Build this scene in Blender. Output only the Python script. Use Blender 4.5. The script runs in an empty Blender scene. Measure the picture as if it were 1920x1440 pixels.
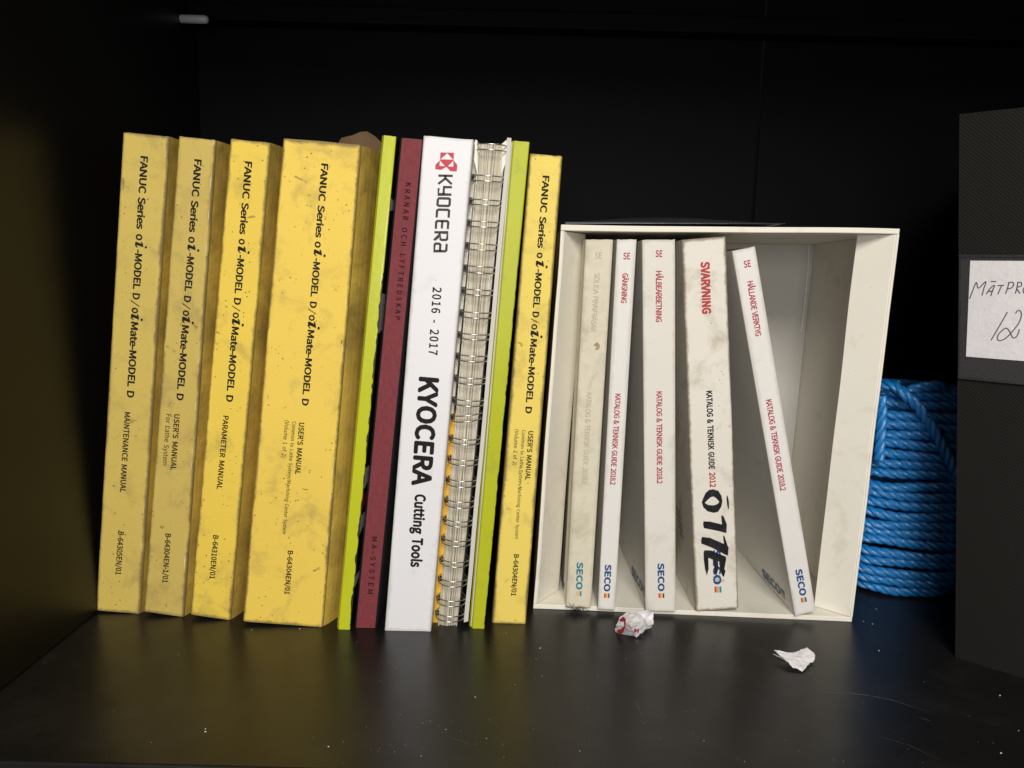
import bpy, bmesh, math, random
from mathutils import Vector, Matrix, noise
R = math.radians
random.seed(7)
SC = bpy.context.scene
COL = SC.collection

# ------------------------------------------------------------------ camera
F_PX, PITCH, ROLL, CAM_H = 1500.0, 7.7, 1.5, 0.2195
cam_d = bpy.data.cameras.new('camera'); cam = bpy.data.objects.new('camera', cam_d); COL.objects.link(cam)
cam_d.sensor_width = 36; cam_d.lens = F_PX / 1920 * 36; cam_d.clip_start = 0.01; cam_d.clip_end = 50
CM = Matrix.Rotation(R(90 - PITCH), 3, 'X') @ Matrix.Rotation(R(ROLL), 3, 'Z')
CP = Vector((0, 0, CAM_H))
cam.matrix_world = Matrix.Translation(CP) @ CM.to_4x4()
SC.camera = cam

# ------------------------------------------------------------------ light
SC.view_settings.view_transform = 'Standard'; SC.view_settings.look = 'None'
SC.view_settings.exposure = 0; SC.view_settings.gamma = 1
w = bpy.data.worlds.new('World'); SC.world = w; w.use_nodes = True
w.node_tree.nodes['Background'].inputs[0].default_value = (1.0, 0.93, 0.84, 1)
w.node_tree.nodes['Background'].inputs[1].default_value = 0.18
def area(name, target, az, el, dist, size, power, col, sy=None):
    d = bpy.data.lights.new(name, 'AREA'); o = bpy.data.objects.new(name, d); COL.objects.link(o)
    d.energy = power; d.size = size; d.color = col
    if sy: d.shape = 'RECTANGLE'; d.size_y = sy
    v = Vector((math.sin(R(az)) * math.cos(R(el)), -math.cos(R(az)) * math.cos(R(el)), math.sin(R(el))))
    o.location = Vector(target) + v * dist
    o.rotation_euler = v.to_track_quat('Z', 'Y').to_euler()
    return o
area('room_lamp', (0.03, 0.5, 0.13), 1, 33, 1.9, 0.6, 31, (1.0, 0.95, 0.88))
area('front_fill', (0.05, 0.5, 0.15), -4, 6, 1.1, 0.3, 2.8, (1.0, 0.97, 0.93))  # added weak fill from the front for rope and box interior, no real lamp

# ------------------------------------------------------------------ projecting photo points onto real planes
def ray(x, y): return CM @ Vector(((x - 960) / F_PX, -(y - 720) / F_PX, -1))
def flo(x, y, z=0.0):
    d = ray(x, y); return CP + d * ((z - CAM_H) / d.z)
def hit(x, y, P, n):
    d = ray(x, y); return CP + d * ((P - CP).dot(n) / d.dot(n))

# ------------------------------------------------------------------ materials
def mat(name, col, rough=0.6, spec=0.4, noise_amt=0.0, noise_scale=60, dirt=None, specks=None, bump=0.0, bump_scale=800,
        metal=0.0, stretch=None, coat=0.0, stains=None, seed=0.0, rvar=0.0, edge=None):
    m = bpy.data.materials.new(name); m.use_nodes = True
    nt = m.node_tree; N = nt.nodes; L = nt.links; b = N['Principled BSDF']
    b.inputs['Roughness'].default_value = rough; b.inputs['Specular IOR Level'].default_value = spec
    b.inputs['Metallic'].default_value = metal
    if coat: b.inputs['Coat Weight'].default_value = coat; b.inputs['Coat Roughness'].default_value = 0.15
    tc = N.new('ShaderNodeTexCoord'); mp = N.new('ShaderNodeMapping')
    mp.inputs['Location'].default_value = (seed * 1.7, seed * 0.9, seed * 2.3)
    L.new(tc.outputs['Object'], mp.inputs['Vector']); vec = mp.outputs['Vector']
    if stretch:
        mp2 = N.new('ShaderNodeMapping'); mp2.inputs['Scale'].default_value = stretch
        L.new(vec, mp2.inputs['Vector']); vs = mp2.outputs['Vector']
    else: vs = vec
    rgb = N.new('ShaderNodeRGB'); rgb.outputs[0].default_value = (*col, 1); cur = rgb.outputs[0]
    def nz(scale, detail=4, v=vec, dist=0.0, rough=0.55):
        n = N.new('ShaderNodeTexNoise'); n.inputs['Scale'].default_value = scale; n.inputs['Detail'].default_value = detail
        n.inputs['Roughness'].default_value = rough; n.inputs['Distortion'].default_value = dist
        L.new(v, n.inputs['Vector']); return n.outputs[0]
    def ramp(src, a, b_, va=0.0, vb=1.0):
        r = N.new('ShaderNodeMapRange'); r.inputs[1].default_value = a; r.inputs[2].default_value = b_
        r.inputs[3].default_value = va; r.inputs[4].default_value = vb; L.new(src, r.inputs[0]); return r.outputs[0]
    def mix(fac, c1, c2, mode='MIX'):
        x = N.new('ShaderNodeMix'); x.data_type = 'RGBA'; x.blend_type = mode
        L.new(fac, x.inputs[0])
        if isinstance(c1, tuple): x.inputs[6].default_value = (*c1, 1)
        else: L.new(c1, x.inputs[6])
        if isinstance(c2, tuple): x.inputs[7].default_value = (*c2, 1)
        else: L.new(c2, x.inputs[7])
        return x.outputs[2]
    if noise_amt:
        f = ramp(nz(noise_scale, 5, vs), 0.35, 0.68, 0, noise_amt)
        cur = mix(f, cur, tuple(c * 0.45 for c in col))
    if dirt:      # (colour, low, high, scale, amount): irregular grime clouds
        dc, lo, hi, ds, am = dirt
        f = ramp(nz(ds, 7, vec, 0.4, 0.68), lo, hi, 0, am); cur = mix(f, cur, dc)
    if stains:    # small sharp smudges
        dc, lo, ds, am = stains
        f = ramp(nz(ds, 3, vec, 1.2, 0.5), lo, lo + 0.03, 0, am); cur = mix(f, cur, dc)
    if specks:    # (colour, threshold, scale, amount)
        dc, th, ss, am = specks
        v = N.new('ShaderNodeTexVoronoi'); v.inputs['Scale'].default_value = ss; L.new(vec, v.inputs['Vector'])
        f0 = ramp(v.outputs['Distance'], th, th * 0.6, 0, am)
        f1 = ramp(nz(ss * 0.23, 2), 0.52, 0.6)
        mu = N.new('ShaderNodeMath'); mu.operation = 'MULTIPLY'; L.new(f0, mu.inputs[0]); L.new(f1, mu.inputs[1])
        cur = mix(mu.outputs[0], cur, dc)
    if edge:      # (colour, strength): wear that hugs the edges of the face, broken up by noise
        at = N.new('ShaderNodeAttribute'); at.attribute_name = 'edge'
        n1 = nz(140, 6, vec, 0.3, 0.7); n2 = nz(22, 3)
        ad = N.new('ShaderNodeMath'); ad.operation = 'ADD'; L.new(at.outputs['Fac'], ad.inputs[0]); L.new(n1, ad.inputs[1])
        ad2 = N.new('ShaderNodeMath'); ad2.operation = 'ADD'; L.new(ad.outputs[0], ad2.inputs[0]); L.new(n2, ad2.inputs[1])
        gt = N.new('ShaderNodeMath'); gt.operation = 'GREATER_THAN'; gt.inputs[1].default_value = 0.05; L.new(at.outputs['Fac'], gt.inputs[0])
        f0 = ramp(ad2.outputs[0], 1.42, 1.85, 0, edge[1])
        mu2 = N.new('ShaderNodeMath'); mu2.operation = 'MULTIPLY'; L.new(f0, mu2.inputs[0]); L.new(gt.outputs[0], mu2.inputs[1])
        cur = mix(mu2.outputs[0], cur, edge[0])
    L.new(cur, b.inputs['Base Color'])
    if rvar:
        L.new(ramp(nz(38, 5), 0.3, 0.7, rough - rvar, rough + rvar), b.inputs['Roughness'])
    if bump:
        bp = N.new('ShaderNodeBump'); bp.inputs['Strength'].default_value = 1.0; bp.inputs['Distance'].default_value = bump
        L.new(nz(bump_scale, 3, vs), bp.inputs['Height']); L.new(bp.outputs[0], b.inputs['Normal'])
    return m
GR = (0.10, 0.075, 0.035)
M = {}
def yel(name, col, seed, am):
    return mat(name, col, 0.62, 0.35, 0.10, 14, dirt=((0.27, 0.20, 0.075), 0.52, 0.76, 44, am), stains=((0.17, 0.12, 0.04), 0.705, 95, 0.65),
               specks=((0.08, 0.055, 0.02), 0.17, 300, 0.85), bump=0.00012, bump_scale=700, seed=seed, edge=((0.15, 0.11, 0.045), 0.8))
M['y1'] = yel('yellow_paper_dull', (0.60, 0.455, 0.105), 1, 0.65)
M['y2'] = yel('yellow_paper_dirty', (0.57, 0.43, 0.105), 2.4, 0.75)
M['y3'] = yel('yellow_paper_bright', (0.80, 0.585, 0.08), 3.1, 0.6)
M['y4'] = yel('yellow_paper_thick', (0.81, 0.588, 0.095), 4.7, 0.6)
M['y5'] = yel('yellow_paper_pale', (0.82, 0.64, 0.13), 5.9, 0.55)
M['yside'] = mat('yellow_cover_side', (0.78, 0.54, 0.10), 0.45, 0.4, 0.4, 9, dirt=((0.16, 0.12, 0.035), 0.42, 0.7, 30, 0.8), stretch=(1, 1, 0.15), seed=2)
M['lime'] = mat('lime_gloss', (0.52, 0.56, 0.014), 0.28, 0.5, 0.08, 20, specks=((0.1, 0.12, 0.01), 0.12, 240, 0.6), dirt=((0.32, 0.34, 0.048), 0.6, 0.8, 30, 0.6), coat=0.4, seed=1, bump=0.0001, bump_scale=300)
M['lime2'] = mat('lime_gloss_scuffed', (0.46, 0.50, 0.014), 0.42, 0.3, 0.12, 22, specks=((0.1, 0.12, 0.01), 0.12, 240, 0.6), dirt=((0.28, 0.3, 0.048), 0.56, 0.75, 34, 0.7), coat=0.05, seed=6, bump=0.0001, bump_scale=300)
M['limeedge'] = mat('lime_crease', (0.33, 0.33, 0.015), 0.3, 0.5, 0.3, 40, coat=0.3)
M['maroon'] = mat('maroon_cloth', (0.215, 0.040, 0.050), 0.7, 0.3, 0.35, 500, dirt=((0.3, 0.09, 0.1), 0.55, 0.8, 25, 0.4), bump=0.0004, bump_scale=1500, stretch=(1, 1, 0.35))
M['black'] = mat('black_board', (0.012, 0.012, 0.014), 0.45, 0.4, bump=0.0001)
M['white'] = mat('white_gloss_board', edge=((0.45, 0.42, 0.38), 0.5), col=(0.76, 0.76, 0.79), rough=0.4, spec=0.4, noise_amt=0.05, noise_scale=12, dirt=((0.42, 0.40, 0.37), 0.6, 0.8, 38, 0.5), specks=((0.3, 0.27, 0.24), 0.1, 260, 0.5), seed=3, bump=0.00004)
M['sw'] = mat('white_matt_cover', (0.72, 0.695, 0.64), 0.6, 0.35, 0.07, 20, edge=((0.42, 0.38, 0.3), 0.5), dirt=((0.35, 0.33, 0.28), 0.57, 0.78, 34, 0.55), specks=((0.2, 0.16, 0.12), 0.12, 330, 0.5), seed=5, bump=0.00005)
M['sw1'] = mat('yellowed_cover', (0.68, 0.64, 0.51), 0.7, 0.3, 0.14, 180, edge=((0.42, 0.38, 0.28), 0.5), dirt=((0.3, 0.27, 0.18), 0.5, 0.8, 45, 0.7), specks=((0.2, 0.16, 0.1), 0.12, 330, 0.5), seed=8, bump=0.0001)
M['sw2'] = mat('clean_white_cover', (0.74, 0.725, 0.70), 0.55, 0.35, 0.04, 20, dirt=((0.42, 0.40, 0.36), 0.6, 0.8, 42, 0.45), specks=((0.25, 0.2, 0.16), 0.1, 300, 0.5), seed=9, edge=((0.45, 0.42, 0.36), 0.45))
M['sw4'] = mat('worn_white_cover', (0.74, 0.71, 0.64), 0.6, 0.35, 0.08, 20, dirt=((0.36, 0.29, 0.19), 0.53, 0.74, 30, 0.75), specks=((0.12, 0.09, 0.06), 0.14, 300, 0.7), stains=((0.3, 0.23, 0.14), 0.68, 60, 0.5), seed=11, bump=0.0001, edge=((0.17, 0.12, 0.06), 0.8))
M['card'] = mat('cream_card', (0.82, 0.79, 0.70), 0.65, 0.35, 0.07, 25, dirt=((0.42, 0.36, 0.26), 0.55, 0.8, 30, 0.5), specks=((0.3, 0.24, 0.15), 0.1, 200, 0.5), bump=0.00008, bump_scale=500, seed=2)
M['cardgrey'] = mat('greyed_card', (0.60, 0.58, 0.545), 0.7, 0.3, 0.07, 25, bump=0.0001, seed=3)  # greyed card; on the slipcase back the grey stands in for shade
M['pages'] = mat('paper_edges', (0.74, 0.69, 0.57), 0.8, 0.2, 0.6, 900, stretch=(1, 1, 0.012), bump=0.0006, bump_scale=900, dirt=((0.25, 0.21, 0.15), 0.5, 0.75, 40, 0.6))
M['pagesb'] = mat('page_block', (0.6, 0.57, 0.5), 0.8, 0.2, 0.5, 900, stretch=(1, 1, 0.02))
M['tab'] = mat('orange_tab_card', (0.80, 0.47, 0.048), 0.5, 0.35, 0.1, 60)
M['wire'] = mat('steel_wire', (0.52, 0.51, 0.48), 0.28, 0.5, metal=1.0)
M['brown'] = mat('brown_kraft_paper', (0.26, 0.165, 0.09), 0.8, 0.2, 0.3, 60, bump=0.0004)
M['scrap'] = mat('white_scrap_paper', (0.80, 0.78, 0.80), 0.6, 0.3, 0.1, 200, bump=0.0003, bump_scale=400)
M['dust'] = mat('pale_dust', (0.75, 0.72, 0.66), 0.8, 0.2)
M['scratch'] = mat('scratch_mark', (0.16, 0.155, 0.15), 0.5, 0.4, 0.8, 90)
M['lint'] = mat('dark_lint', (0.02, 0.022, 0.02), 0.9, 0.1)
M['shelf'] = mat('black_lacquered_shelf', (0.0075, 0.0068, 0.0065), 0.34, 0.40, 0.0, dirt=((0.022, 0.02, 0.018), 0.5, 0.8, 18, 0.8), bump=0.00006, bump_scale=900, rvar=0.04, specks=((0.05, 0.048, 0.045), 0.08, 330, 0.7))
M['panel'] = mat('black_cabinet_panel', (0.0016, 0.0018, 0.0028), 0.6, 0.06, 0.2, 20, bump=0.0001, bump_scale=600)
M['sidep'] = mat('black_side_laminate', (0.004, 0.0038, 0.0035), 0.42, 0.30, bump=0.00006, bump_scale=900)
M['film'] = mat('black_plastic_film', (0.022, 0.021, 0.027), 0.38, 0.5, 0.2, 50, bump=0.0006, bump_scale=90)
M['pin'] = mat('grey_metal_pin', (0.35, 0.36, 0.38), 0.35, 0.5)
M['stain'] = mat('brown_stain', (0.40, 0.33, 0.22), 0.8, 0.2, 0.4, 300)
M['gapprint'] = mat('pale_blue_grey_print', (0.17, 0.22, 0.30), 0.6, 0.3)
M['ink'] = mat('black_ink', (0.012, 0.011, 0.011), 0.7, 0.2)
M['inkg'] = mat('grey_black_ink', (0.045, 0.04, 0.035), 0.6, 0.3)
M['inky'] = mat('worn_black_ink', (0.035, 0.025, 0.010), 0.7, 0.2, 0.4, 400)
M['inkm'] = mat('dark_foil_lettering', (0.018, 0.010, 0.012), 0.75, 0.1)
M['red'] = mat('red_print', (0.46, 0.045, 0.048), 0.55, 0.3, 0.15, 300)
M['red2'] = mat('pink_red_print', (0.42, 0.03, 0.06), 0.55, 0.3, 0.15, 300)
M['redk'] = mat('emblem_red', (0.50, 0.02, 0.048), 0.45, 0.4)
M['fade'] = mat('faded_print', (0.46, 0.41, 0.30), 0.7, 0.2, 0.3, 600)
M['sblue'] = mat('blue_print', (0.012, 0.075, 0.24), 0.5, 0.3)
M['steal'] = mat('faded_blue_print', (0.03, 0.22, 0.30), 0.5, 0.3, 0.3, 300)
M['or'] = mat('orange_print', (0.72, 0.28, 0.08), 0.5, 0.3); M['or2'] = mat('red_orange_print', (0.60, 0.07, 0.048), 0.5, 0.3)
M['ye'] = mat('amber_print', (0.80, 0.50, 0.14), 0.5, 0.3)
M['tl'] = mat('teal_print', (0.03, 0.22, 0.28), 0.5, 0.3); M['tl2'] = mat('pale_teal_print', (0.35, 0.52, 0.52), 0.5, 0.3); M['nv'] = mat('navy_print', (0.01, 0.03, 0.09), 0.5, 0.3)
M['marker'] = mat('black_marker', (0.008, 0.008, 0.01), 0.35, 0.5, 0.0, dirt=((0.05, 0.055, 0.07), 0.5, 0.75, 160, 0.7))
M['pen'] = mat('pen_line', (0.05, 0.045, 0.08), 0.5, 0.3)
M['pencil'] = mat('grey_print', (0.22, 0.21, 0.2), 0.6, 0.3)

def rope_mat():
    m = bpy.data.materials.new('blue_polypropylene'); m.use_nodes = True; nt = m.node_tree; N = nt.nodes; L = nt.links
    b = N['Principled BSDF']; uv = N.new('ShaderNodeUVMap'); mp = N.new('ShaderNodeMapping'); mp.inputs['Scale'].default_value = (1.2, 26, 1)
    n = N.new('ShaderNodeTexNoise'); n.inputs['Scale'].default_value = 3.0; n.inputs['Detail'].default_value = 4
    L.new(uv.outputs[0], mp.inputs[0]); L.new(mp.outputs[0], n.inputs['Vector'])
    cr = N.new('ShaderNodeValToRGB'); cr.color_ramp.elements[0].color = (0.0, 0.075, 0.38, 1); cr.color_ramp.elements[1].color = (0.012, 0.42, 1.0, 1)  # fibre stripes, bright end lifted to paint in highlights
    cr.color_ramp.elements[0].position = 0.3; cr.color_ramp.elements[1].position = 0.7
    L.new(n.outputs[0], cr.inputs[0]); L.new(cr.outputs[0], b.inputs['Base Color'])
    bp = N.new('ShaderNodeBump'); bp.inputs['Distance'].default_value = 0.0005; L.new(n.outputs[0], bp.inputs['Height']); L.new(bp.outputs[0], b.inputs['Normal'])
    b.inputs['Coat Weight'].default_value = 0.6; b.inputs['Coat Roughness'].default_value = 0.12; b.inputs['Roughness'].default_value = 0.26; b.inputs['Specular IOR Level'].default_value = 1.0
    return m
M['rope'] = rope_mat()
def twill_mat():
    m = bpy.data.materials.new('black_twill_cloth'); m.use_nodes = True; nt = m.node_tree; N = nt.nodes; L = nt.links
    b = N['Principled BSDF']; tc = N.new('ShaderNodeTexCoord'); mp = N.new('ShaderNodeMapping'); mp.inputs['Rotation'].default_value = (0, R(-50), 0)
    L.new(tc.outputs['Object'], mp.inputs[0])
    wv = N.new('ShaderNodeTexWave'); wv.bands_direction = 'Z'; wv.inputs['Scale'].default_value = 235; wv.inputs['Distortion'].default_value = 3.0; wv.inputs['Detail'].default_value = 2; wv.inputs['Detail Scale'].default_value = 3
    L.new(mp.outputs[0], wv.inputs['Vector'])
    cr = N.new('ShaderNodeValToRGB'); cr.color_ramp.elements[0].color = (0.0065, 0.006, 0.0054, 1); cr.color_ramp.elements[1].color = (0.0105, 0.0097, 0.0084, 1)
    L.new(wv.outputs['Fac'], cr.inputs[0]); L.new(cr.outputs[0], b.inputs['Base Color'])
    bp = N.new('ShaderNodeBump'); bp.inputs['Distance'].default_value = 0.00012; L.new(wv.outputs['Fac'], bp.inputs['Height']); L.new(bp.outputs[0], b.inputs['Normal'])
    b.inputs['Roughness'].default_value = 0.8; b.inputs['Specular IOR Level'].default_value = 0.2
    return m
M['twill'] = twill_mat()
def clear_mat():
    m = bpy.data.materials.new('clear_plastic_pocket'); m.use_nodes = True; b = m.node_tree.nodes['Principled BSDF']
    b.inputs['Base Color'].default_value = (0.3, 0.3, 0.33, 1); b.inputs['Alpha'].default_value = 0.05; b.inputs['Roughness'].default_value = 0.22
    b.inputs['Specular IOR Level'].default_value = 0.6
    return m
M['clear'] = clear_mat()

# ------------------------------------------------------------------ object helpers
def thing(name, label, cat, loc, group=None):
    o = bpy.data.objects.new(name, None); COL.objects.link(o); o.empty_display_size = 0.02; o.location = loc
    o['label'] = label; o['category'] = cat
    if group: o['group'] = group
    return o
def mesh_obj(name, verts, faces, m, parent=None, smooth=False, uvs=None, root=None):
    org = (root or parent).matrix_basis.translation if (root or parent) else Vector((0, 0, 0))
    me = bpy.data.meshes.new(name); me.from_pydata([tuple(Vector(v) - org) for v in verts], [], faces); me.update()
    bm = bmesh.new(); bm.from_mesh(me); bmesh.ops.recalc_face_normals(bm, faces=bm.faces); bm.to_mesh(me); bm.free()
    if uvs:
        ul = me.uv_layers.new(name='UVMap')
        for l in me.loops: ul.data[l.index].uv = uvs[l.vertex_index]
    if smooth: me.polygons.foreach_set('use_smooth', [True] * len(me.polygons))
    me.materials.append(M[m] if isinstance(m, str) else m)
    o = bpy.data.objects.new(name, me); COL.objects.link(o)
    if parent: o.parent = parent
    return o
def bevel_obj(o, width, seg=2):
    bm = bmesh.new(); bm.from_mesh(o.data)
    bmesh.ops.bevel(bm, geom=bm.edges[:], offset=width, segments=seg, affect='EDGES', profile=0.6); bm.to_mesh(o.data); bm.free()
def hexa(name, p, m, parent, bev=0.0, root=None):
    """p: 8 points, front ring (4) then back ring (4)"""
    o = mesh_obj(name, p, [(0, 1, 2, 3), (7, 6, 5, 4), (0, 4, 5, 1), (1, 5, 6, 2), (2, 6, 7, 3), (3, 7, 4, 0)], m, parent, root=root)
    if bev: bevel_obj(o, bev)
    return o

FONT = None
try:
    import os
    FONT = bpy.data.fonts.load(os.path.join(bpy.utils.resource_path('LOCAL'), 'datafiles', 'fonts', 'Noto Sans CJK Regular.woff2'))
except Exception: FONT = None
WSC = 1.0
def text_mesh(body, offset=0.0, spacing=1.0):
    cu = bpy.data.curves.new('t', 'FONT'); cu.body = body; cu.size = 1; cu.space_character = spacing; cu.space_word = 1.7; cu.resolution_u = 3
    if FONT: cu.font = FONT
    ob = bpy.data.objects.new('t', cu); COL.objects.link(ob)
    dg = bpy.context.evaluated_depsgraph_get()
    me = bpy.data.meshes.new_from_object(ob.evaluated_get(dg))
    vs = [(v.co.x, v.co.y) for v in me.vertices]; fs = [tuple(p.vertices) for p in me.polygons]
    bpy.data.objects.remove(ob); bpy.data.curves.remove(cu); bpy.data.meshes.remove(me)
    vs = [(x, y, 0.0) for x, y in vs]
    if offset:                       # heavier weight: the letters once more, shifted each way, a hair apart in height
        v0, f0 = list(vs), list(fs)
        for k, (dx, dy) in enumerate(((1, 0), (-1, 0), (0, 1), (0, -1), (.7, .7), (-.7, .7), (.7, -.7), (-.7, -.7))):
            b = len(vs); vs += [(x + dx * offset * WSC, y + dy * offset * WSC, (k + 1) * 0.000004) for x, y, _ in v0]; fs += [tuple(b + i for i in f) for f in f0]
    return vs, fs
CAP = max(v[1] for v in text_mesh('H')[0]); WSC = CAP / 0.73 * 0.62

class Plane:
    """a face of a thing: point, outward normal; text and marks are laid on it"""
    def __init__(s, P, n, root): s.P = Vector(P); s.n = Vector(n).normalized(); s.root = root
    def at(s, x, y, lift=0.0): return hit(x, y, s.P + s.n * lift, s.n)
    def poly(s, name, polys, m, lift=0.00012, parent=None):
        vs = []; fs = []
        for pl in polys:
            k = len(vs); vs += [s.at(x, y, lift) for x, y in pl]; fs.append(tuple(range(k, k + len(pl))))
        return mesh_obj(name, vs, fs, m, parent or s.root, root=s.root)
    def stroke(s, name, lines, wpx, m, lift=0.00012, parent=None):
        vs = []; fs = []
        for ln in lines:
            pts = [s.at(x, y, lift) for x, y in ln]; hw = wpx * (pts[0] - CP).length / F_PX / 2
            for i, p in enumerate(pts):
                a = pts[max(i - 1, 0)]; b = pts[min(i + 1, len(pts) - 1)]
                t = (b - a).normalized(); c = s.n.cross(t).normalized()
                k = hw
                if 0 < i < len(pts) - 1:
                    t1 = (pts[i] - pts[i - 1]).normalized(); t2 = (pts[i + 1] - pts[i]).normalized()
                    k = hw / max(0.5, math.sqrt(max(0.01, (1 + t1.dot(t2)) / 2)))
                vs += [p + c * k, p - c * k]
                if i: q = len(vs) - 4; fs.append((q, q + 1, q + 3, q + 2))
        return mesh_obj(name, vs, fs, m, parent or s.root, root=s.root)
    def text(s, name, body, p0, p1, hpx, m, bold=0.0, spacing=1.0, lift=0.00012, parent=None, up=None, warp=None):
        """baseline from photo point p0 to p1; letters' tops to the left of the reading direction"""
        vs, fs = text_mesh(body, bold, spacing)
        A = s.at(*p0, lift); B = s.at(*p1, lift); e = B - A; x0 = min(v[0] for v in vs); x1 = max(v[0] for v in vs)
        h = hpx * (A - CP).length / F_PX
        c = s.n.cross(e).normalized() if up is None else Vector(up)
        return mesh_obj(name, [A + e * ((x - x0) / (x1 - x0)) + c * (y / CAP * h) + s.n * z for x, y, z in vs], fs, m, parent or s.root, root=s.root)

class Book:
    """spine quad (photo points TL TR BR BL) stood on the shelf plane, extruded backwards"""
    def __init__(s, name, label, cat, q, depth=0.18, mspine='y1', mside='yside', mpage='pagesb', rad=0.0012, skew=0.0, z0=0.0,
                 ref='R', thick=0.0006, grooves=0, wear=0.0003, bulge=0.0, group=None, cham=None, mleft=None, yaw=0.0, inset=0.0008, seed=0):
        TL, TR, BR, BL = q
        base = flo(*(BR if ref == 'R' else BL), z0)
        n = Vector((math.sin(R(yaw)), -math.cos(R(yaw)), 0))
        s.c = [hit(*p, base, n) for p in (TL, TR, BR, BL)]; s.n = n
        zmin = min(p.z for p in s.c)
        s.dep = Vector((math.sin(R(skew)), math.cos(R(skew)), 0))
        s.w = (s.c[2] - s.c[3]).length; s.depth = depth
        mid = (s.c[2] + s.c[3]) / 2
        s.root = thing(name, label, cat, Vector((mid.x, mid.y, z0)), group)
        s.plane = Plane(s.c[3], n, s.root)
        W = s.w; TS_ = [0, .0025, .006, .011, .02] + [0.02 + 0.96 * i / 64 for i in range(1, 64)] + [.98, .989, .994, .9975, 1]; TS_[0] = 0.0; TS_[-1] = 1.0; NT = len(TS_) - 1
        # outer cross-section of the cover
        def arc(cx, cd, a0, a1, r, k=4): return [(cx + r * math.cos(R(a0 + (a1 - a0) * i / k)), cd + r * math.sin(R(a0 + (a1 - a0) * i / k))) for i in range(k + 1)]
        sp = []
        la = arc(rad, rad, 180, 270, rad) if not cham else [(0, cham[1]), (cham[0], 0.0)]
        ra = arc(W - rad, rad, 270, 360, rad)
        x_l, x_r = la[-1][0], ra[0][0]; sp_ = x_r - x_l
        offs = [o_ for o_ in (0.0006, 0.0013, 0.0022, 0.0034) if o_ < sp_ * 0.42]
        mids = [(x_l + o_, 0.0) for o_ in offs] + [((x_l + x_r) / 2, 0.0)] + [(x_r - o_, 0.0) for o_ in offs[::-1]]
        if grooves:
            rg_ = random.Random(seed); mids = [(x_l + sp_ * (i + rg_.uniform(-0.3, 0.3)) / grooves, rg_.choice([0, 0, 0.0001, 0.0001, 0.0002, 0.0004, 0.0009]) + 0.0018 * (2 * i / grooves - 1) ** 2) for i in range(1, grooves)]
        off = seed * 13.7
        def wearf(a, t, on_edge):
            k = 1.0 if on_edge else 0.12
            return noise.noise(Vector((a * 300 + off, t * 28, off))) * wear * k + noise.noise(Vector((a * 90, t * 95 + off, 3.1))) * wear * 0.6 * k
        def build(profile, nm, m, inner):
            k = len(profile); vs = []; fs = []
            ts = TS_
            for t in ts:
                for (a, d) in profile:
                    edge = a < rad * 1.2 or a > W - rad * 1.2
                    tt = t
                    if t in (0.0, 1.0) and d < 0.003: tt = t + noise.noise(Vector((a * 420 + off, t * 9, 1.7))) * 0.0012 * (1 if wear > 0 else 0) * (1 if t else 0.3)
                    vs.append(s.F(a, tt, d - (wearf(a, t, edge) if d < 0.01 else 0)))
            for j in range(len(ts) - 1):
                for i in range(k - 1): q0 = j * k + i; fs.append((q0, q0 + 1, q0 + k + 1, q0 + k))
            return vs, fs
        # spine panel (with its rounded edges) and the two cover boards as separate parts
        def solid(profile, nm, m, th):
            pin = []
            for i, (a, d) in enumerate(profile):
                p = profile[max(i - 1, 0)]; q_ = profile[min(i + 1, len(profile) - 1)]
                tx, td = q_[0] - p[0], q_[1] - p[1]; l = math.hypot(tx, td) or 1
                pin.append((a - td / l * th, d + tx / l * th))
            k = len(profile); vo, fo = build(profile, nm, m, False); vi, _ = build(pin, nm, m, True)
            o_ = len(vo); fs = list(fo) + [tuple(o_ + x for x in f[::-1]) for f in fo]
            rows = NT + 1
            for j in range(rows - 1):
                for i in (0, k - 1): fs.append((j * k + i, (j + 1) * k + i, o_ + (j + 1) * k + i, o_ + j * k + i))
            for j in (0, rows - 1):
                for i in range(k - 1): fs.append((j * k + i, j * k + i + 1, o_ + j * k + i + 1, o_ + j * k + i))
            return mesh_obj(nm, vo + vi, fs, m, s.root, smooth=False)
        s.spine = solid(la + mids + ra, 'spine', mspine, thick)
        if not cham: s.spine.data.polygons.foreach_set('use_smooth', [True] * len(s.spine.data.polygons)); s.spine.data.set_sharp_from_angle(angle=R(40))
        dl = la[0][1]
        me_ = s.spine.data; att = me_.attributes.new('edge', 'FLOAT', 'POINT'); prof_ = la + mids + ra; kk = len(prof_)
        fall = lambda d_: max(0.0, 1 - d_ / 0.0042) ** 1.3
        for vi_ in range(len(me_.vertices)):
            r_i = vi_ % (kk * (NT + 1)); a_ = prof_[r_i % kk][0]; t_ = TS_[r_i // kk]
            att.data[vi_].value = max(fall(a_), fall(W - a_), fall(t_ * 0.28) * 0.9, fall((1 - t_) * 0.28) * 0.9)
        s.left = solid([(0.0, depth - (depth - dl) * i / 6) for i in range(7)], 'back_cover', mleft or mside, thick)
        s.right = solid([(W + bulge * (1 - math.exp(-max(0.0, d_ - rad) / 0.014)), d_) for d_ in [rad + (depth - rad) * (i / 16) ** 2.2 for i in range(17)]], 'front_cover', mside, thick)
        # pages
        e = thick + 0.0003; it = inset / 0.28
        pts = [s.F(a, t, d) for d in (rad + thick + 0.0002, depth - 0.003) for (a, t) in ((e, it), (W - e, it), (W - e, 1 - it), (e, 1 - it))]
        hexa('page_block', pts, mpage, s.root)
    def F(s, a, t, d):
        u = a / s.w; TL, TR, BR, BL = s.c
        return (BL * (1 - u) + BR * u) * (1 - t) + (TL * (1 - u) + TR * u) * t + s.dep * d
    def lplane(s):
        TL, TR, BR, BL = s.c
        up = TL - BL; n = s.dep.cross(up).normalized()
        if n.x > 0: n = -n
        return Plane(BL, n, s.root)

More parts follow.
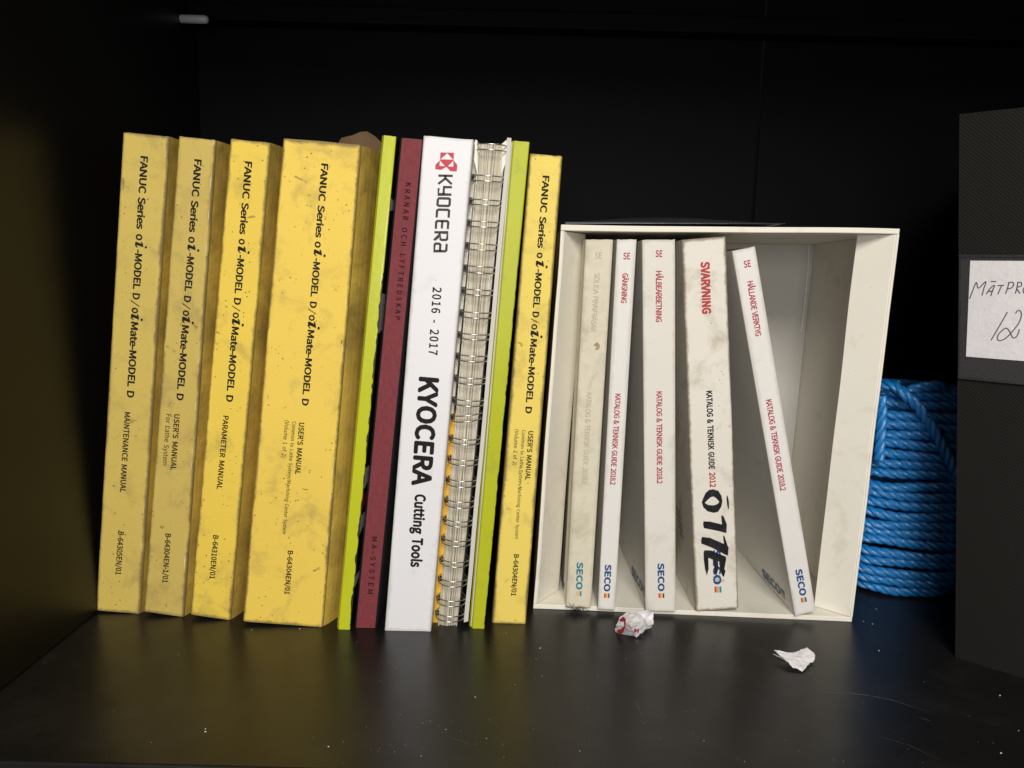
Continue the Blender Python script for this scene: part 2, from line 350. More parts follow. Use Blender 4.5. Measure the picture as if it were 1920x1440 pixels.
# ------------------------------------------------------------------ cabinet
XW = -0.2600; YB = 0.672; ZT = 0.475; YF = flo(960, 1452).y; XR = 0.62
cab = thing('cabinet', 'black cabinet shelf with lacquered board, side wall and dark back behind the books', 'cabinet', (0, 0.5, 0))
def boxp(x0, x1, y0, y1, z0, z1): return [Vector(v) for v in ((x0, y0, z0), (x1, y0, z0), (x1, y0, z1), (x0, y0, z1), (x0, y1, z0), (x1, y1, z0), (x1, y1, z1), (x0, y1, z1))]
hexa('shelf_board', boxp(XW - 0.02, XR, YF, YB + 0.02, -0.022, 0), 'shelf', cab, 0.0012)
hexa('side_panel', boxp(XW - 0.02, XW, YF - 0.035, YB + 0.02, 0.0005, ZT), 'sidep', cab, 0.0008)
hexa('side_panel', boxp(XR, XR + 0.02, YF - 0.035, YB + 0.02, -0.022, ZT), 'shelf', cab, 0.0008)
hexa('upper_shelf', boxp(XW - 0.02, XR + 0.02, YF + 0.01, YB + 0.02, ZT + 0.0005, ZT + 0.022), 'shelf', cab, 0.0008)
xs = hit(1424, 230, Vector((0, YB, 0)), Vector((0, -1, 0))).x
hexa('back_panel', boxp(XW + 0.0005, xs - 0.0012, YB, YB + 0.012, 0.0005, ZT), 'panel', cab, 0.0006)
hexa('back_panel', boxp(xs + 0.0012, XR - 0.0005, YB + 0.0015, YB + 0.012, 0.0005, ZT), 'panel', cab, 0.0006)
z1 = hit(960, 17, Vector((0, YB - 0.02, 0)), Vector((0, -1, 0))).z; z0 = hit(960, 51, Vector((0, YB - 0.02, 0)), Vector((0, -1, 0))).z
hexa('back_rail', boxp(XW + 0.001, XR - 0.001, YB - 0.02, YB - 0.0005, z0, z1), 'panel', cab, 0.0015)
# shelf pin: a short capsule sticking out
pc = hit(360, 36, Vector((0, YB - 0.03, 0)), Vector((0, -1, 0)))
vs = []; fs = []
for i, (dx, r) in enumerate(((-0.0125, 0.0005), (-0.0122, 0.002), (-0.011, 0.0032), (0.010, 0.0032), (0.0118, 0.0025), (0.0125, 0.0012), (0.0126, 0.0002))):
    for j in range(12): a = j * math.tau / 12; vs.append(pc + Vector((dx, r * math.cos(a), r * math.sin(a))))
    if i:
        for j in range(12): q = (i - 1) * 12; fs.append((q + j, q + (j + 1) % 12, q + 12 + (j + 1) % 12, q + 12 + j))
fs += [tuple(range(12)), tuple(range(72, 84))]
mesh_obj('shelf_pin', vs, fs, 'pin', cab, smooth=True)
# scratches on the shelf
def scratch(pts, wd):
    vs = []; fs = []; P = [flo(x, y, 0.0002) for x, y in pts]; Q = []
    for i in range(len(P) - 1):
        for k in range(8):
            t = k / 8; p_ = P[max(i - 1, 0)]; q_ = P[min(i + 2, len(P) - 1)]; a, b = P[i], P[i + 1]
            Q.append(0.5 * ((2 * a) + (b - p_) * t + (2 * p_ - 5 * a + 4 * b - q_) * t * t + (3 * a - p_ - 3 * b + q_) * t ** 3))
    Q.append(P[-1]); n = len(Q)
    for i, p in enumerate(Q):
        t = (Q[min(i + 1, n - 1)] - Q[max(i - 1, 0)]).normalized(); c = Vector((-t.y, t.x, 0)); k = wd * math.sin(math.pi * (i + 0.4) / (n + 0.3)) * (0.7 + 0.3 * math.sin(i * 2.3))
        vs += [p + c * k, p - c * k]
        if i: q = len(vs) - 4; fs.append((q, q + 1, q + 3, q + 2))
    return mesh_obj('scratch', vs, fs, 'scratch', cab)
scratch([(1530, 1298), (1592, 1300), (1660, 1310), (1740, 1334)], 0.00022)
scratch([(1722, 1344), (1745, 1352)], 0.0002)
scratch([(828, 1379), (860, 1388), (893, 1400)], 0.0001)
scratch([(1290, 1252), (1302, 1268)], 0.00012)
scratch([(1188, 1310), (1206, 1345)], 0.00012)
scratch([(1640, 1380), (1700, 1396), (1760, 1425)], 0.0001)

# ------------------------------------------------------------------ yellow manuals
def italic_i(pl, y0, y1, xb, par, m='ink'):
    """slanted serif i, reading downwards; stem from xb (foot) rightwards; spans photo rows y0..y1"""
    h = 20.0; H = y1 - y0
    def P(u, v): return (xb - 0.35 + v * h - u * 0.055 * H, y0 + u * H)   # u along reading, v up
    stem = [P(0.18, 0.60), P(0.80, 0.78), P(0.46, 0.12), P(0.86, 0.16), P(0.80, 0.06), P(0.30, -0.03), P(0.08, 0.07), P(0.50, 0.62), P(0.22, 0.52)]
    stem = [P(0.12, 0.58), P(0.36, 0.68), P(0.90, 0.74), P(0.58, 0.17), P(0.64, 0.10), P(0.90, 0.24), P(0.98, 0.18), P(0.66, -0.05), P(0.16, -0.05), P(0.10, 0.08), P(0.40, 0.55), P(0.16, 0.48)]
    dot = [P(0.90 + 0.19 * math.cos(a * math.tau / 10), 0.98 + 0.11 * math.sin(a * math.tau / 10)) for a in range(10)]
    pl.poly('italic_letter', [stem, dot], m, parent=par)
def manual_text(b, segs, small):
    pl = b.plane; sp = b.spine
    for nm, body, p0, p1, h, bold in segs:
        if body == 'i': italic_i(pl, p0[1], p1[1], p0[0], sp)
        else: pl.text(nm, body, p0, p1, h, 'ink', bold, 0.97, parent=sp)
    for body, p0, p1, h, bold in small:
        pl.text('small_text', body, p0, p1, h, 'inky', bold, parent=sp)
def fline(x0, y0, ySer, yo0, yo1, yi0, yi1, yM, yD0, yD1, yo2, yo3, yi2, yi3, yMa, yEnd, xEnd):
    """the long title: photo rows of each piece; baseline x runs linearly from x0 to xEnd"""
    X = lambda y: x0 + (xEnd - x0) * (y - y0) / (yEnd - y0)
    g = lambda body, a, b, h=11.4, bo=0.058: ('title_text', body, (X(a), a), (X(b), b), h, bo)
    return [g('FANUC Series', y0, ySer), g('o', yo0, yo1, 13.0, 0.05), ('x', 'i', (X(yi0), yi0), (X(yi1), yi1 + 1), 0, 0), g('-MODEL', yi1 + 3, yM),
            g('D', yD0, yD1), g('/', yD1 + 2, yo2 - 2, 11.3, 0.0), g('o', yo2, yo3, 13.0, 0.05), ('x', 'i', (X(yi2), yi2), (X(yi3), yi3 + 1), 0, 0),
            g('Mate-MODEL D', yMa, yEnd)]
GY = 'yellow manuals'
B1 = Book('manual', 'dull yellow manual at the left end of the row, beside the black cabinet wall', 'book', [(229, 248), (317, 256), (262, 1151), (178, 1144)], mspine='y1', skew=0.6, bulge=0.0035, rad=0.0022, seed=1, group=GY)
manual_text(B1, fline(264, 292, 429, 438, 450, 452, 464, 542, 549, 561, 576, 587, 587, 600, 603, 745, 238),
            [('MAINTENANCE MANUAL', (234, 772), (225, 923), 9.0, 0.048), ('B-64305EN/01', (222, 996), (216.5, 1077), 8.8, 0.048)])
B2 = Book('manual', 'dirty yellow manual with chipped top corners, second from the cabinet wall', 'book', [(334, 255), (405, 263), (344, 1157), (268, 1146)], mspine='y2', skew=0.6, bulge=0.006, rad=0.0022, seed=2, group=GY, wear=0.0006)
manual_text(B2, fline(365, 298, 435, 443, 455, 457, 470, 546, 554, 566, 581, 592, 592, 606, 609, 750, 331),
            [("USER'S MANUAL", (327, 776), (320, 881), 9.0, 0.048), ('For Lathe System', (312, 776), (305, 872), 8.2, 0.008), ('B-64304EN-1/01', (310.5, 1000), (304.5, 1092), 8.8, 0.048)])
B3 = Book('manual', 'clean bright yellow slim manual just left of the thickest yellow one', 'book', [(431, 260), (508, 268), (432, 1163), (356, 1152)], mspine='y3', skew=0.8, bulge=0.0055, rad=0.0018, seed=3, group=GY)
manual_text(B3, fline(460, 302, 439, 447, 458, 460, 474, 550, 558, 571, 585, 596, 596, 610, 612, 753, 424),
            [('PARAMETER MANUAL', (419, 779), (406.5, 917), 9.0, 0.048), ('B-64310EN/01', (400, 1003), (393, 1085), 8.8, 0.048)])
B4 = Book('manual', 'thickest yellow manual, its wide spine worn, beside the thin lime sleeve', 'book', [(530, 259), (677, 272), (605, 1176), (454, 1165)], mspine='y4', skew=0.6, bulge=0.0095, rad=0.0022, seed=4, group=GY, wear=0.0006, depth=0.172)
manual_text(B4, fline(603, 306, 445, 452, 464, 466, 480, 556, 565, 577, 590, 601, 601, 616, 618, 760, 566),
            [("USER'S MANUAL", (561, 792), (553.5, 889), 9.2, 0.048), ('Common to Lathe System/Machining Center System', (548.5, 790), (529.5, 1001), 6.6, 0.01), ('(Volume 1 of 2)', (534.5, 788), (528.5, 857), 7.2, 0.006), ('B-64304EN/01', (540, 1032), (533.5, 1114), 8.8, 0.048)])
Y5 = Book('manual', 'shorter yellow manual leaning on the cream box, right of the second lime sleeve', 'book', [(993, 288), (1055, 293), (986, 1170), (922, 1168)], mspine='y5', skew=-0.6, rad=0.002, seed=5, group=GY, depth=0.175)
manual_text(Y5, fline(1018, 329, 465, 473, 484, 487, 501, 577, 584, 595, 607, 618, 618, 632, 635, 775, 985),
            [("USER'S MANUAL", (991, 808), (985, 900), 9.0, 0.048), ('Common to Lathe System/Machining Center System', (979, 806), (965.5, 1010), 6.4, 0.01), ('(Volume 2 of 2)', (965.5, 805), (961.5, 872), 7.2, 0.006), ('B-64304EN/01', (964, 1039), (958.5, 1117), 8.6, 0.048)])

def edge_wear(bk, a0, width, m, seed, t0=0.0, t1=1.0, name='worn_edge', cover=0.5, across_top=False):
    vs = []; fs = []; n = 170; L = bk.w if across_top else 1.0
    for i in range(n + 1):
        t = t0 + (t1 - t0) * i / n
        k = noise.noise(Vector((t * 26, seed, 0.3))) * 0.6 + noise.noise(Vector((t * 90, seed, 7.3))) * 0.5 + (cover - 0.5)
        wd = max(0.0, k) * width * 2; sg = 1 if a0 < bk.w / 2 else -1
        if across_top: vs += [bk.F(bk.w * (0.01 + 0.98 * t), 0.9985, -0.0002), bk.F(bk.w * (0.01 + 0.98 * t), 0.9985 - wd / 0.28, -0.0002)]
        else: vs += [bk.F(a0, t, -0.0002), bk.F(a0 + sg * wd, t, -0.0002)]
        if i and wd > 0: q = len(vs) - 4; fs.append((q, q + 1, q + 3, q + 2))
    if fs: return mesh_obj(name, vs, fs, m, bk.spine, root=bk.root)
M['grime'] = mat('grey_brown_grime', (0.20, 0.15, 0.07), 0.8, 0.2, 0.5, 300)
M['pale'] = mat('bared_paper_fibre', (0.78, 0.66, 0.36), 0.8, 0.2, 0.3, 300)
for bk, sd, am in ((B1, 1.1, .3), (B2, 2.2, .5), (B3, 3.3, .25), (B4, 4.4, .38), (Y5, 5.5, .36)):
    edge_wear(bk, bk.w - 0.0012, 0.0006, 'pale', sd + 20, cover=am)

# ------------------------------------------------------------------ lime sleeves
GL = 'thin lime card sleeves'
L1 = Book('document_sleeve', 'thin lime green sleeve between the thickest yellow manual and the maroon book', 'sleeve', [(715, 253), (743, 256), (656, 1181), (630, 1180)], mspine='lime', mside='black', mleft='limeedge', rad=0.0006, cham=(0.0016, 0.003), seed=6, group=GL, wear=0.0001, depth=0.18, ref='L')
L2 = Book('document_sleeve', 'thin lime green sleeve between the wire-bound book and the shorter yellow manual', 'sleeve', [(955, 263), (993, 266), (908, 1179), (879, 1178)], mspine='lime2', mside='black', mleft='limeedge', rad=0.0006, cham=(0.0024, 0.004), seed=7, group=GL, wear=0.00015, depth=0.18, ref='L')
edge_wear(L1, L1.w, 0.0008, 'black', 61.0, 0.01, 0.74, 'dark_print', 0.75); edge_wear(L1, 0.0002, 0.0005, 'black', 63.0, 0.1, 0.75, 'dark_print', 0.3)
edge_wear(L2, L2.w, 0.0006, 'black', 67.0, 0.01, 0.76, 'dark_print', 0.6)
for bk, pats in ((L1, ((0.86, 0.885, 'scrap'), (0.62, 0.70, 'scrap'), (0.30, 0.345, 'scrap'), (0.345 - 0.09, 0.29, 'redk'), (0.205, 0.245, 'scrap'), (0.09, 0.115, 'scrap'))),
                 (L2, ((0.285, 0.305, 'redk'), (0.24, 0.28, 'scrap'), (0.42, 0.44, 'scrap')))):
    for t0, t1, m in pats:
        vs = [bk.F(bk.w + 0.0001, t, d) for t, d in ((t0, 0.0015), (t1, 0.0015), (t1 - 0.004, 0.016), (t0 + 0.006, 0.016))]
        mesh_obj('cover_print', vs, [(0, 1, 2, 3)], m, bk.right, root=bk.root)

# ------------------------------------------------------------------ maroon book
MB = Book('hardback_book', 'maroon cloth-spined black book between the lime sleeve and the white catalogue', 'book', [(749, 258), (796, 262), (707, 1178), (663, 1177)], mspine='black', mside='black', rad=0.0024, seed=8, wear=0.0, thick=0.0012, ref='L')
vs = []; fs = []
for j in range(41):
    for i in range(5):
        t = 0.0008 + 0.9984 * j / 40; a = MB.w * (0.11 + 0.80 * i / 4); vs.append(MB.F(a, t, -0.00025))
    if j:
        for i in range(4): q = (j - 1) * 5 + i; fs.append((q, q + 1, q + 6, q + 5))
cl = mesh_obj('cloth_strip', vs, fs, 'maroon', MB.root); cl['label'] = 'maroon cloth strip down the spine'
MB.plane.text('title_text', 'KRANAR OCH LYFTREDSKAP', (760.5, 342), (740, 599), 9.8, 'inkm', 0.02, 1.25, lift=0.0005, parent=cl)
MB.plane.text('title_text', 'MA-SYSTEM', (698, 1006), (689, 1113), 9.4, 'inkm', 0.02, 1.25, lift=0.0005, parent=cl)

# ------------------------------------------------------------------ white catalogue
K = Book('catalogue', 'tall glossy white tool catalogue with a red emblem at the top of its spine', 'book', [(794, 254), (888, 262), (808, 1184), (721, 1182)], mspine='white', mside='white', rad=0.001, seed=9, wear=0.0002, skew=-0.6, ref='L')
Z = lambda pts: [(760 + x / 4.8, 230 + y / 4.8) for x, y in pts]
em = K.plane.poly('emblem', [Z([(316, 268), (438, 270), (434, 338), (468, 380), (463, 439), (405, 436), (370, 398), (322, 424), (268, 418), (272, 376), (312, 338)])], 'redk', parent=K.spine)
K.plane.poly('emblem_triangle', [Z([(377, 275), (430, 333), (316, 330)]), Z([(311, 341), (308, 388), (356, 392)]), Z([(432, 345), (431, 397), (382, 393)])], 'white', 0.0002, parent=K.spine)
def U(u, v):     # u: reading 0..700, v: up 0..130, in the tilted logo frame
    y = 465 + u + v * 0.02; x = 298 - 50 * u / 700 + v * 1.0
    return (760 + x / 4.8, 230 + y / 4.8)
A = 11
glyph = {'K': [[(A, 0), (A, 130)], [(8, 62), (34, 66), (86, 126)], [(34, 66), (86, 4)]],
         'y': [[(A, 130), (A, 58), (78, 58)], [(78, 130), (78, A), (22, A)]],
         'O': [[(A + 6, A), (78 - 6, A), (78, A + 8), (78, 112), (72, 119), (A + 6, 119), (A, 112), (A, A + 8), (A + 6, A)]],
         'C': [[(82, 119), (A + 6, 119), (A, 112), (A, A + 8), (A + 6, A), (82, A)]],
         'E': [[(82, 119), (A + 6, 119), (A, 112), (A, A + 8), (A + 6, A), (82, A)], [(A, 65), (78, 65)]],
         'R': [[(A, 0), (A, 119), (72, 119), (78, 112), (78, 66), (72, 58), (30, 58), (82, 2)]],
         'a': [[(A, 119), (72, 119), (78, 112), (78, A), (A + 6, A), (A, A + 6), (A, 54), (A + 6, 62), (78, 62)]]}
lines = []
for i, ch in enumerate('KyOCERa'):
    for ln in glyph[ch]: lines.append([U(i * 102 + x, y) for x, y in ln])
K.plane.stroke('logo_text', lines, 4.1, 'inkg', parent=K.spine)
K.plane.text('year_text', '2016 - 2017', (812, 538), (804, 665), 15.6, 'ink', 0.04, 1.08, parent=K.spine)
K.plane.text('brand_text', 'KYOCERA', (787.5, 706), (773, 910), 34, 'ink', 0.075, 1.0, parent=K.spine)
K.plane.text('brand_text', 'Cutting Tools', (779, 926), (770.5, 1063), 18.5, 'ink', 0.08, 1.0, parent=K.spine)

# ------------------------------------------------------------------ wire-bound book
SB = Book('wire_bound_book', 'wire-bound book with paper edges and steel rings showing, between the white catalogue and lime sleeve', 'book', [(897, 268), (949, 270), (857, 1174), (821, 1173)], mspine='pages', mside='card', rad=0.0008, grooves=54, seed=10, wear=0.0007, depth=0.17, ref='L')
SB.spine.name = 'page_edges'
n0 = SB.n
def strip(name, quad, m, dpt, th, parent=SB.root, zig=0.0, nseg=26):
    vs = []; fs = []; TL, TR, BR, BL = [hit(x, y, SB.c[3] + Vector((0, dpt, 0)), n0) for x, y in quad]
    for j in range(nseg + 1):
        t = j / nseg
        jx = Vector((noise.noise(Vector((t * 9, zig * 1e3, 1.3))), 0, 0)) * zig
        a = BL.lerp(TL, t) + jx; b = BR.lerp(TR, t) + jx * 0.5
        vs += [a, b, b + Vector((0, th, 0)), a + Vector((0, th, 0))]
        if j:
            q = (j - 1) * 4
            for i in range(4): fs.append((q + i, q + (i + 1) % 4, q + 4 + (i + 1) % 4, q + 4 + i))
    fs += [(0, 1, 2, 3), tuple(range(nseg * 4, nseg * 4 + 4))]
    return mesh_obj(name, vs, fs, m, parent)
strip('inner_sheet', [(889, 266), (897, 268), (850, 775), (842, 775)], 'card', 0.006, 0.05)
strip('inner_sheet', [(843, 775), (856, 776), (821, 1172), (811, 1180)], 'tab', 0.0045, 0.05, zig=0.0004)
o = strip('cover_board', [(951, 258), (959, 259), (878, 1165), (870, 1167)], 'cardgrey', -0.001, 0.17, zig=0.0005)
strip('folded_sheet', [(891, 262), (895, 263), (896, 330), (889, 300)], 'card', -0.0015, 0.02, zig=0.0003, nseg=6)
strip('folded_sheet', [(941, 270), (950, 262), (950, 300), (940, 328)], 'card', -0.0005, 0.02, zig=0.0003, nseg=6)
ring_rows = [276, 335, 379, 420, 462, 504, 546, 588, 629, 669, 710, 751, 784, 823, 861, 901, 939, 975, 1011, 1050, 1086, 1122, 1150]
for k, yy in enumerate(ring_rows):
    f = (yy - 268) / (1173 - 268)
    xl = 889 + (816 - 889) * f; xr = 951 + (868 - 951) * f
    if k == 0: xl += 5
    pl = SB.c[3]
    L_ = hit(xl, yy - 1, pl, n0); R_ = hit(xr, yy + 3 + (-9 if k == 12 else 0), pl, n0)
    up = (SB.c[0] - SB.c[3]).normalized(); vs = []; fs = []
    for half in (1, -1):
        pts = []
        gap = up * (0.0016 + random.uniform(-0.0002, 0.0003)) * half
        bulge = 0.0058 + random.uniform(-0.0006, 0.0006)
        for i in range(21):
            a = math.pi * (-0.12 + 1.24 * i / 20)
            c = (L_ + R_) / 2 + (R_ - L_) / 2 * (-math.cos(a)) + n0 * (bulge * math.sin(a) * 1.25 - 0.0005) + up * (-0.0004 * math.sin(a))
            pinch = abs(math.cos(a)) ** 6
            pts.append(c + gap * (1 - 0.1 * pinch))
        pts = [pts[0] + Vector((0.002, 0.006, 0))] + pts + [pts[-1] + Vector((-0.002, 0.006, 0))]
        r = 0.00039
        for i, p in enumerate(pts):
            t = (pts[min(i + 1, len(pts) - 1)] - pts[max(i - 1, 0)]).normalized(); e1 = t.cross(up).normalized(); e2 = t.cross(e1)
            for j in range(6): an = j * math.tau / 6; vs.append(p + e1 * r * math.cos(an) + e2 * r * math.sin(an))
            if i:
                q = len(vs) - 12
                for j in range(6): fs.append((q + j, q + (j + 1) % 6, q + 6 + (j + 1) % 6, q + 6 + j))
    mesh_obj('wire_ring', vs, fs, 'wire', SB.root, smooth=True)
    # black block painting the dark inside a punched hole of the inner sheet
    h0 = hit(xl + 2.0, yy - 3, SB.c[3] + Vector((0, 0.0058, 0)), n0)
    hw, hh = 0.0012, 0.0017
    q = [h0 + Vector((-hw, 0, -hh)), h0 + Vector((hw, 0, -hh)), h0 + Vector((hw, 0, hh)), h0 + Vector((-hw, 0, hh))]
    q = [v + Vector((0, -0.0016, 0)) for v in q]
    hexa('punched_hole_dark', q + [v + Vector((0, 0.0012, 0)) for v in q], 'black', SB.root)

# ------------------------------------------------------------------ brown paper standing behind the thick manual
yb = 0.663; n_y = Vector((0, -1, 0)); Pb = Vector((0, yb, 0))
top = [(618, 300), (632, 268), (641, 259), (662, 256), (678, 250), (690, 248), (704, 256), (716, 268), (724, 290), (730, 320)]
tw = [hit(x, y, Pb, n_y) for x, y in top]
bp = thing('brown_paper', 'torn brown kraft paper sticking up behind the thickest yellow manual', 'paper', (tw[4].x, yb, 0))
vs = []; fs = []
for i, p in enumerate(tw):
    for j in range(9):
        t = j / 8; vs.append(Vector((p.x - (1 - t) * 0.01, yb + 0.006 * math.sin(i * 0.7 + t * 2), p.z * t)))
    if i:
        for j in range(8): q = (i - 1) * 9 + j; fs.append((q, q + 1, q + 10, q + 9))
nv = len(vs); vs += [v + Vector((0, 0.0003, 0)) for v in vs]; fs += [tuple(nv + k for k in f[::-1]) for f in fs]
mesh_obj('sheet', vs, fs, 'brown', bp, smooth=True)

# ------------------------------------------------------------------ cream slipcase
T = 0.0032; TS = 0.0016
bl = flo(999, 1141); br = flo(1597, 1166)
ux = (br - bl).normalized(); nb = Vector((ux.y, -ux.x, 0))
tl = hit(1052, 420, bl, nb); tr = hit(1688, 429, bl, nb)
bd = Vector((-nb.x, -nb.y, 0)); DB = 0.152
case = thing('slipcase', 'open cream cardboard box holding five white catalogues', 'box', (bl + br) / 2)
def panel(name, q, m, d0, d1, bev=0.0004, back=None):
    back = back or q
    return hexa(name, [p + bd * d0 for p in q] + [p + bd * d1 for p in back], m, case, bev)
upv = (tl - bl).normalized(); upr = (tr - br).normalized()
panel('bottom_panel', [bl, br, br + upr * T, bl + upv * T], 'card', 0, DB)
panel('top_panel', [tl - upv * T * 1.15, tr - upr * T, tr, tl], 'card', 0, DB)
panel('side_panel', [bl + upv * (T + 0.0001), bl + upv * (T + 0.0001) + ux * TS, tl - upv * (T * 1.15 + 0.0001) + ux * TS, tl - upv * (T * 1.15 + 0.0001)], 'card', 0.0004, DB)
panel('side_panel', [br + upr * (T + 0.0001) - ux * TS, br + upr * (T + 0.0001), tr - upr * (T + 0.0001), tr - upr * (T + 0.0001) - ux * TS], 'card', -0.0004, DB)
e_ = 0.0002
panel('back_panel', [bl + upv * (T + e_) + ux * (TS + e_), br + upr * (T + e_) - ux * (TS + e_), tr - upr * (T + e_) - ux * (TS + e_), tl - upv * (T * 1.15 + e_) + ux * (TS + e_)], 'cardgrey', DB - 0.002, DB - 0.0002, 0)  # shade of the box interior is put into this greyer colour
# slanting inner flaps at both sides of the opening
def flap(pf_b, pf_t, fb, side):
    inner_b = flo(*fb, T + 0.0003)
    off = (inner_b - pf_b); off.z = 0
    q = [pf_b, inner_b, Vector(pf_t) + off, pf_t]
    t = Vector((side * 0.0012, 0.0006, 0))
    return hexa('inner_flap', q + [p + t for p in q], 'card', case, 0.0003)
pb = br + upr * (T + 0.0004) - ux * (TS + 0.0006); pt = tr - upr * (T + 0.0004) - ux * (TS + 0.0006)
FR = flap(pb, pt, (1526, 1137), 1)
pb = bl + upv * (T + 0.0004) + ux * (TS + 0.0006); pt = tl - upv * (T * 1.15 + 0.0004) + ux * (TS + 0.0006)
FL = flap(pb, pt, (1046, 1106), -1)
# crease in the inner right wall
def roughen(o, cuts, amp, f):
    bm = bmesh.new(); bm.from_mesh(o.data)
    for _ in range(cuts):
        bmesh.ops.subdivide_edges(bm, edges=[e for e in bm.edges if e.calc_length() > 0.012], cuts=1, use_grid_fill=True)
    for v in bm.verts:
        p = (v.co + o.parent.location) * f; v.co += Vector((noise.noise(p), noise.noise(p + Vector((9, 0, 0))), noise.noise(p + Vector((0, 9, 0))) * 0.7)) * amp
    bmesh.ops.triangulate(bm, faces=bm.faces[:]); bm.to_mesh(o.data); bm.free()
for o in list(case.children): roughen(o, 4, 0.0009, 14)
wallP = br + bd * (DB - 0.0034); wallN = nb
wp = Plane(wallP, wallN, case); cz = wp.stroke('crease', [[(1518, 446), (1515, 500), (1510, 560), (1505, 600), (1502, 622)]], 2.2, 'scrap', 0.0006)
# black film lying over the box top
film_l = hit(1060, 417, tl, nb); film_r = hit(1472, 420, tl, nb)
fo = thing('plastic_film', 'dark plastic film lying arched on top of the cream box', 'film', (film_l + film_r) / 2)
vs = []; fs = []; NI, NJ = 24, 6
for i in range(NI + 1):
    s_ = i / NI; arch = 0.0050 * math.sin(math.pi * min(1, s_ * 1.05)) ** 0.8
    edge = film_l.lerp(film_r, s_)
    for j in range(NJ + 1):
        t = j / NJ; dd = -0.0006 + 0.075 * t
        z = 0.0004 + arch * math.sin(math.pi * min(1.0, t * 1.2)) ** 0.7 if 0 < t < 0.83 else 0.0004
        vs.append(edge + bd * dd + Vector((0, 0, z)))
    if i:
        for j in range(NJ): q = (i - 1) * (NJ + 1) + j; fs.append((q, q + 1, q + NJ + 2, q + NJ + 1))
k0 = len(vs)
for i in range(NI + 1): vs.append(vs[i * (NJ + 1)] - Vector((0, 0, 0.0011 - 0.0006 * i / NI)) + bd * -0.0002)
for i in range(1, NI + 1): fs.append(((i - 1) * (NJ + 1), i * (NJ + 1), k0 + i, k0 + i - 1))
nv = len(vs); vs += [v + Vector((0, 0.0, 0.00015)) + bd * -0.0001 for v in vs]; fs += [tuple(nv + k for k in f[::-1]) for f in fs]
mesh_obj('film_sheet', vs, fs, 'film', fo, smooth=True)

# ------------------------------------------------------------------ white catalogues in the box
GS = 'white catalogues inside the cream box'
Z0 = T + 0.0003
def square(bk, y0, y1, xb, xt, dx, cols, lift=0.00012, tilt=0.0):
    """three-stripe colour square closing the logo; columns across, reading down"""
    pl = bk.plane; n = len(cols)
    for i, c in enumerate(cols):
        a = xb + (xt - xb) * i / n; b = xb + (xt - xb) * (i + 1) / n
        ya = tilt * (a - xb); yb_ = tilt * (b - xb)
        pl.poly('logo_square', [[(a, y0 + ya), (b, y0 + yb_), (b + dx, y1 + yb_), (a + dx, y1 + ya)]], c, lift, parent=bk.spine)
S1 = Book('catalogue', 'yellowed white catalogue with nearly faded lettering, leftmost in the cream box', 'book', [(1098, 449), (1150, 449), (1108, 1139), (1061, 1137)], mspine='sw1', mside='sw1', rad=0.0006, z0=Z0, seed=11, depth=0.140, group=GS, wear=0.0001)
S1.plane.text('title_text', 'SE', (1115.5, 485), (1128.5, 485), 11, 'fade', 0.0, parent=S1.spine)
S1.plane.text('title_text', 'SOLIDA PINNFRÄSAR', (1114.5, 512), (1107.5, 622), 10, 'fade', 0.0, 0.95, parent=S1.spine)
S1.plane.text('small_text', 'KATALOG & TEKNISK GUIDE 2018.2', (1100, 736), (1091.5, 907), 9.5, 'fade', 0.0, 0.95, parent=S1.spine)
S1.plane.text('logo_text', 'SECO', (1082, 1054), (1080.5, 1105.5), 10.5, 'steal', 0.085, 1.0, parent=S1.spine)
square(S1, 1108.5, 1117.5, 1080, 1090.5, -0.4, ['ye', 'ye', 'tl2', 'tl'])
S2 = Book('catalogue', 'thinnest clean white catalogue, second from the left in the cream box', 'book', [(1157, 449), (1194, 449), (1153, 1143), (1121, 1141)], mspine='sw2', mside='sw2', rad=0.0006, z0=Z0, seed=12, depth=0.140, group=GS, wear=0.0001)
S2.plane.text('title_text', 'SE', (1168.5, 486), (1181.5, 486), 11.5, 'red2', 0.042, parent=S2.spine)
S2.plane.text('title_text', 'GÄNGNING', (1167.5, 512), (1164.5, 568), 9.8, 'red2', 0.042, 0.95, parent=S2.spine)
S2.plane.text('small_text', 'KATALOG & TEKNISK GUIDE 2018.2', (1154, 738), (1144, 909), 9.6, 'red2', 0.042, 0.95, parent=S2.spine)
S2.plane.text('logo_text', 'SECO', (1135, 1058), (1132.5, 1109), 10.5, 'sblue', 0.085, 1.0, parent=S2.spine)
square(S2, 1112.5, 1121, 1132.5, 1143, -0.3, ['or2', 'or', 'ye', 'nv'])
S3 = Book('catalogue', 'white catalogue with smudged spine standing third in the cream box, left of the marker-written one', 'book', [(1204, 450), (1266, 449), (1267, 1146), (1210, 1145)], mspine='sw', mside='sw', rad=0.0006, z0=Z0, seed=13, depth=0.140, group=GS, ref='L', wear=0.00015)
S3.plane.text('title_text', 'SE', (1229, 481.5), (1242, 481.5), 11.5, 'red2', 0.042, parent=S3.spine)
S3.plane.text('title_text', 'HÅLBEARBETNING', (1230, 508), (1230, 604), 10.3, 'red2', 0.042, 0.95, parent=S3.spine)
S3.plane.text('small_text', 'KATALOG & TEKNISK GUIDE 2018.2', (1231, 734), (1232, 907), 9.8, 'red2', 0.042, 0.95, parent=S3.spine)
S3.plane.text('logo_text', 'SECO', (1233.5, 1056), (1234.5, 1109), 10.5, 'sblue', 0.085, 1.0, parent=S3.spine)
square(S3, 1112.5, 1121, 1234.5, 1245.5, 0.1, ['or2', 'or', 'ye', 'nv'])
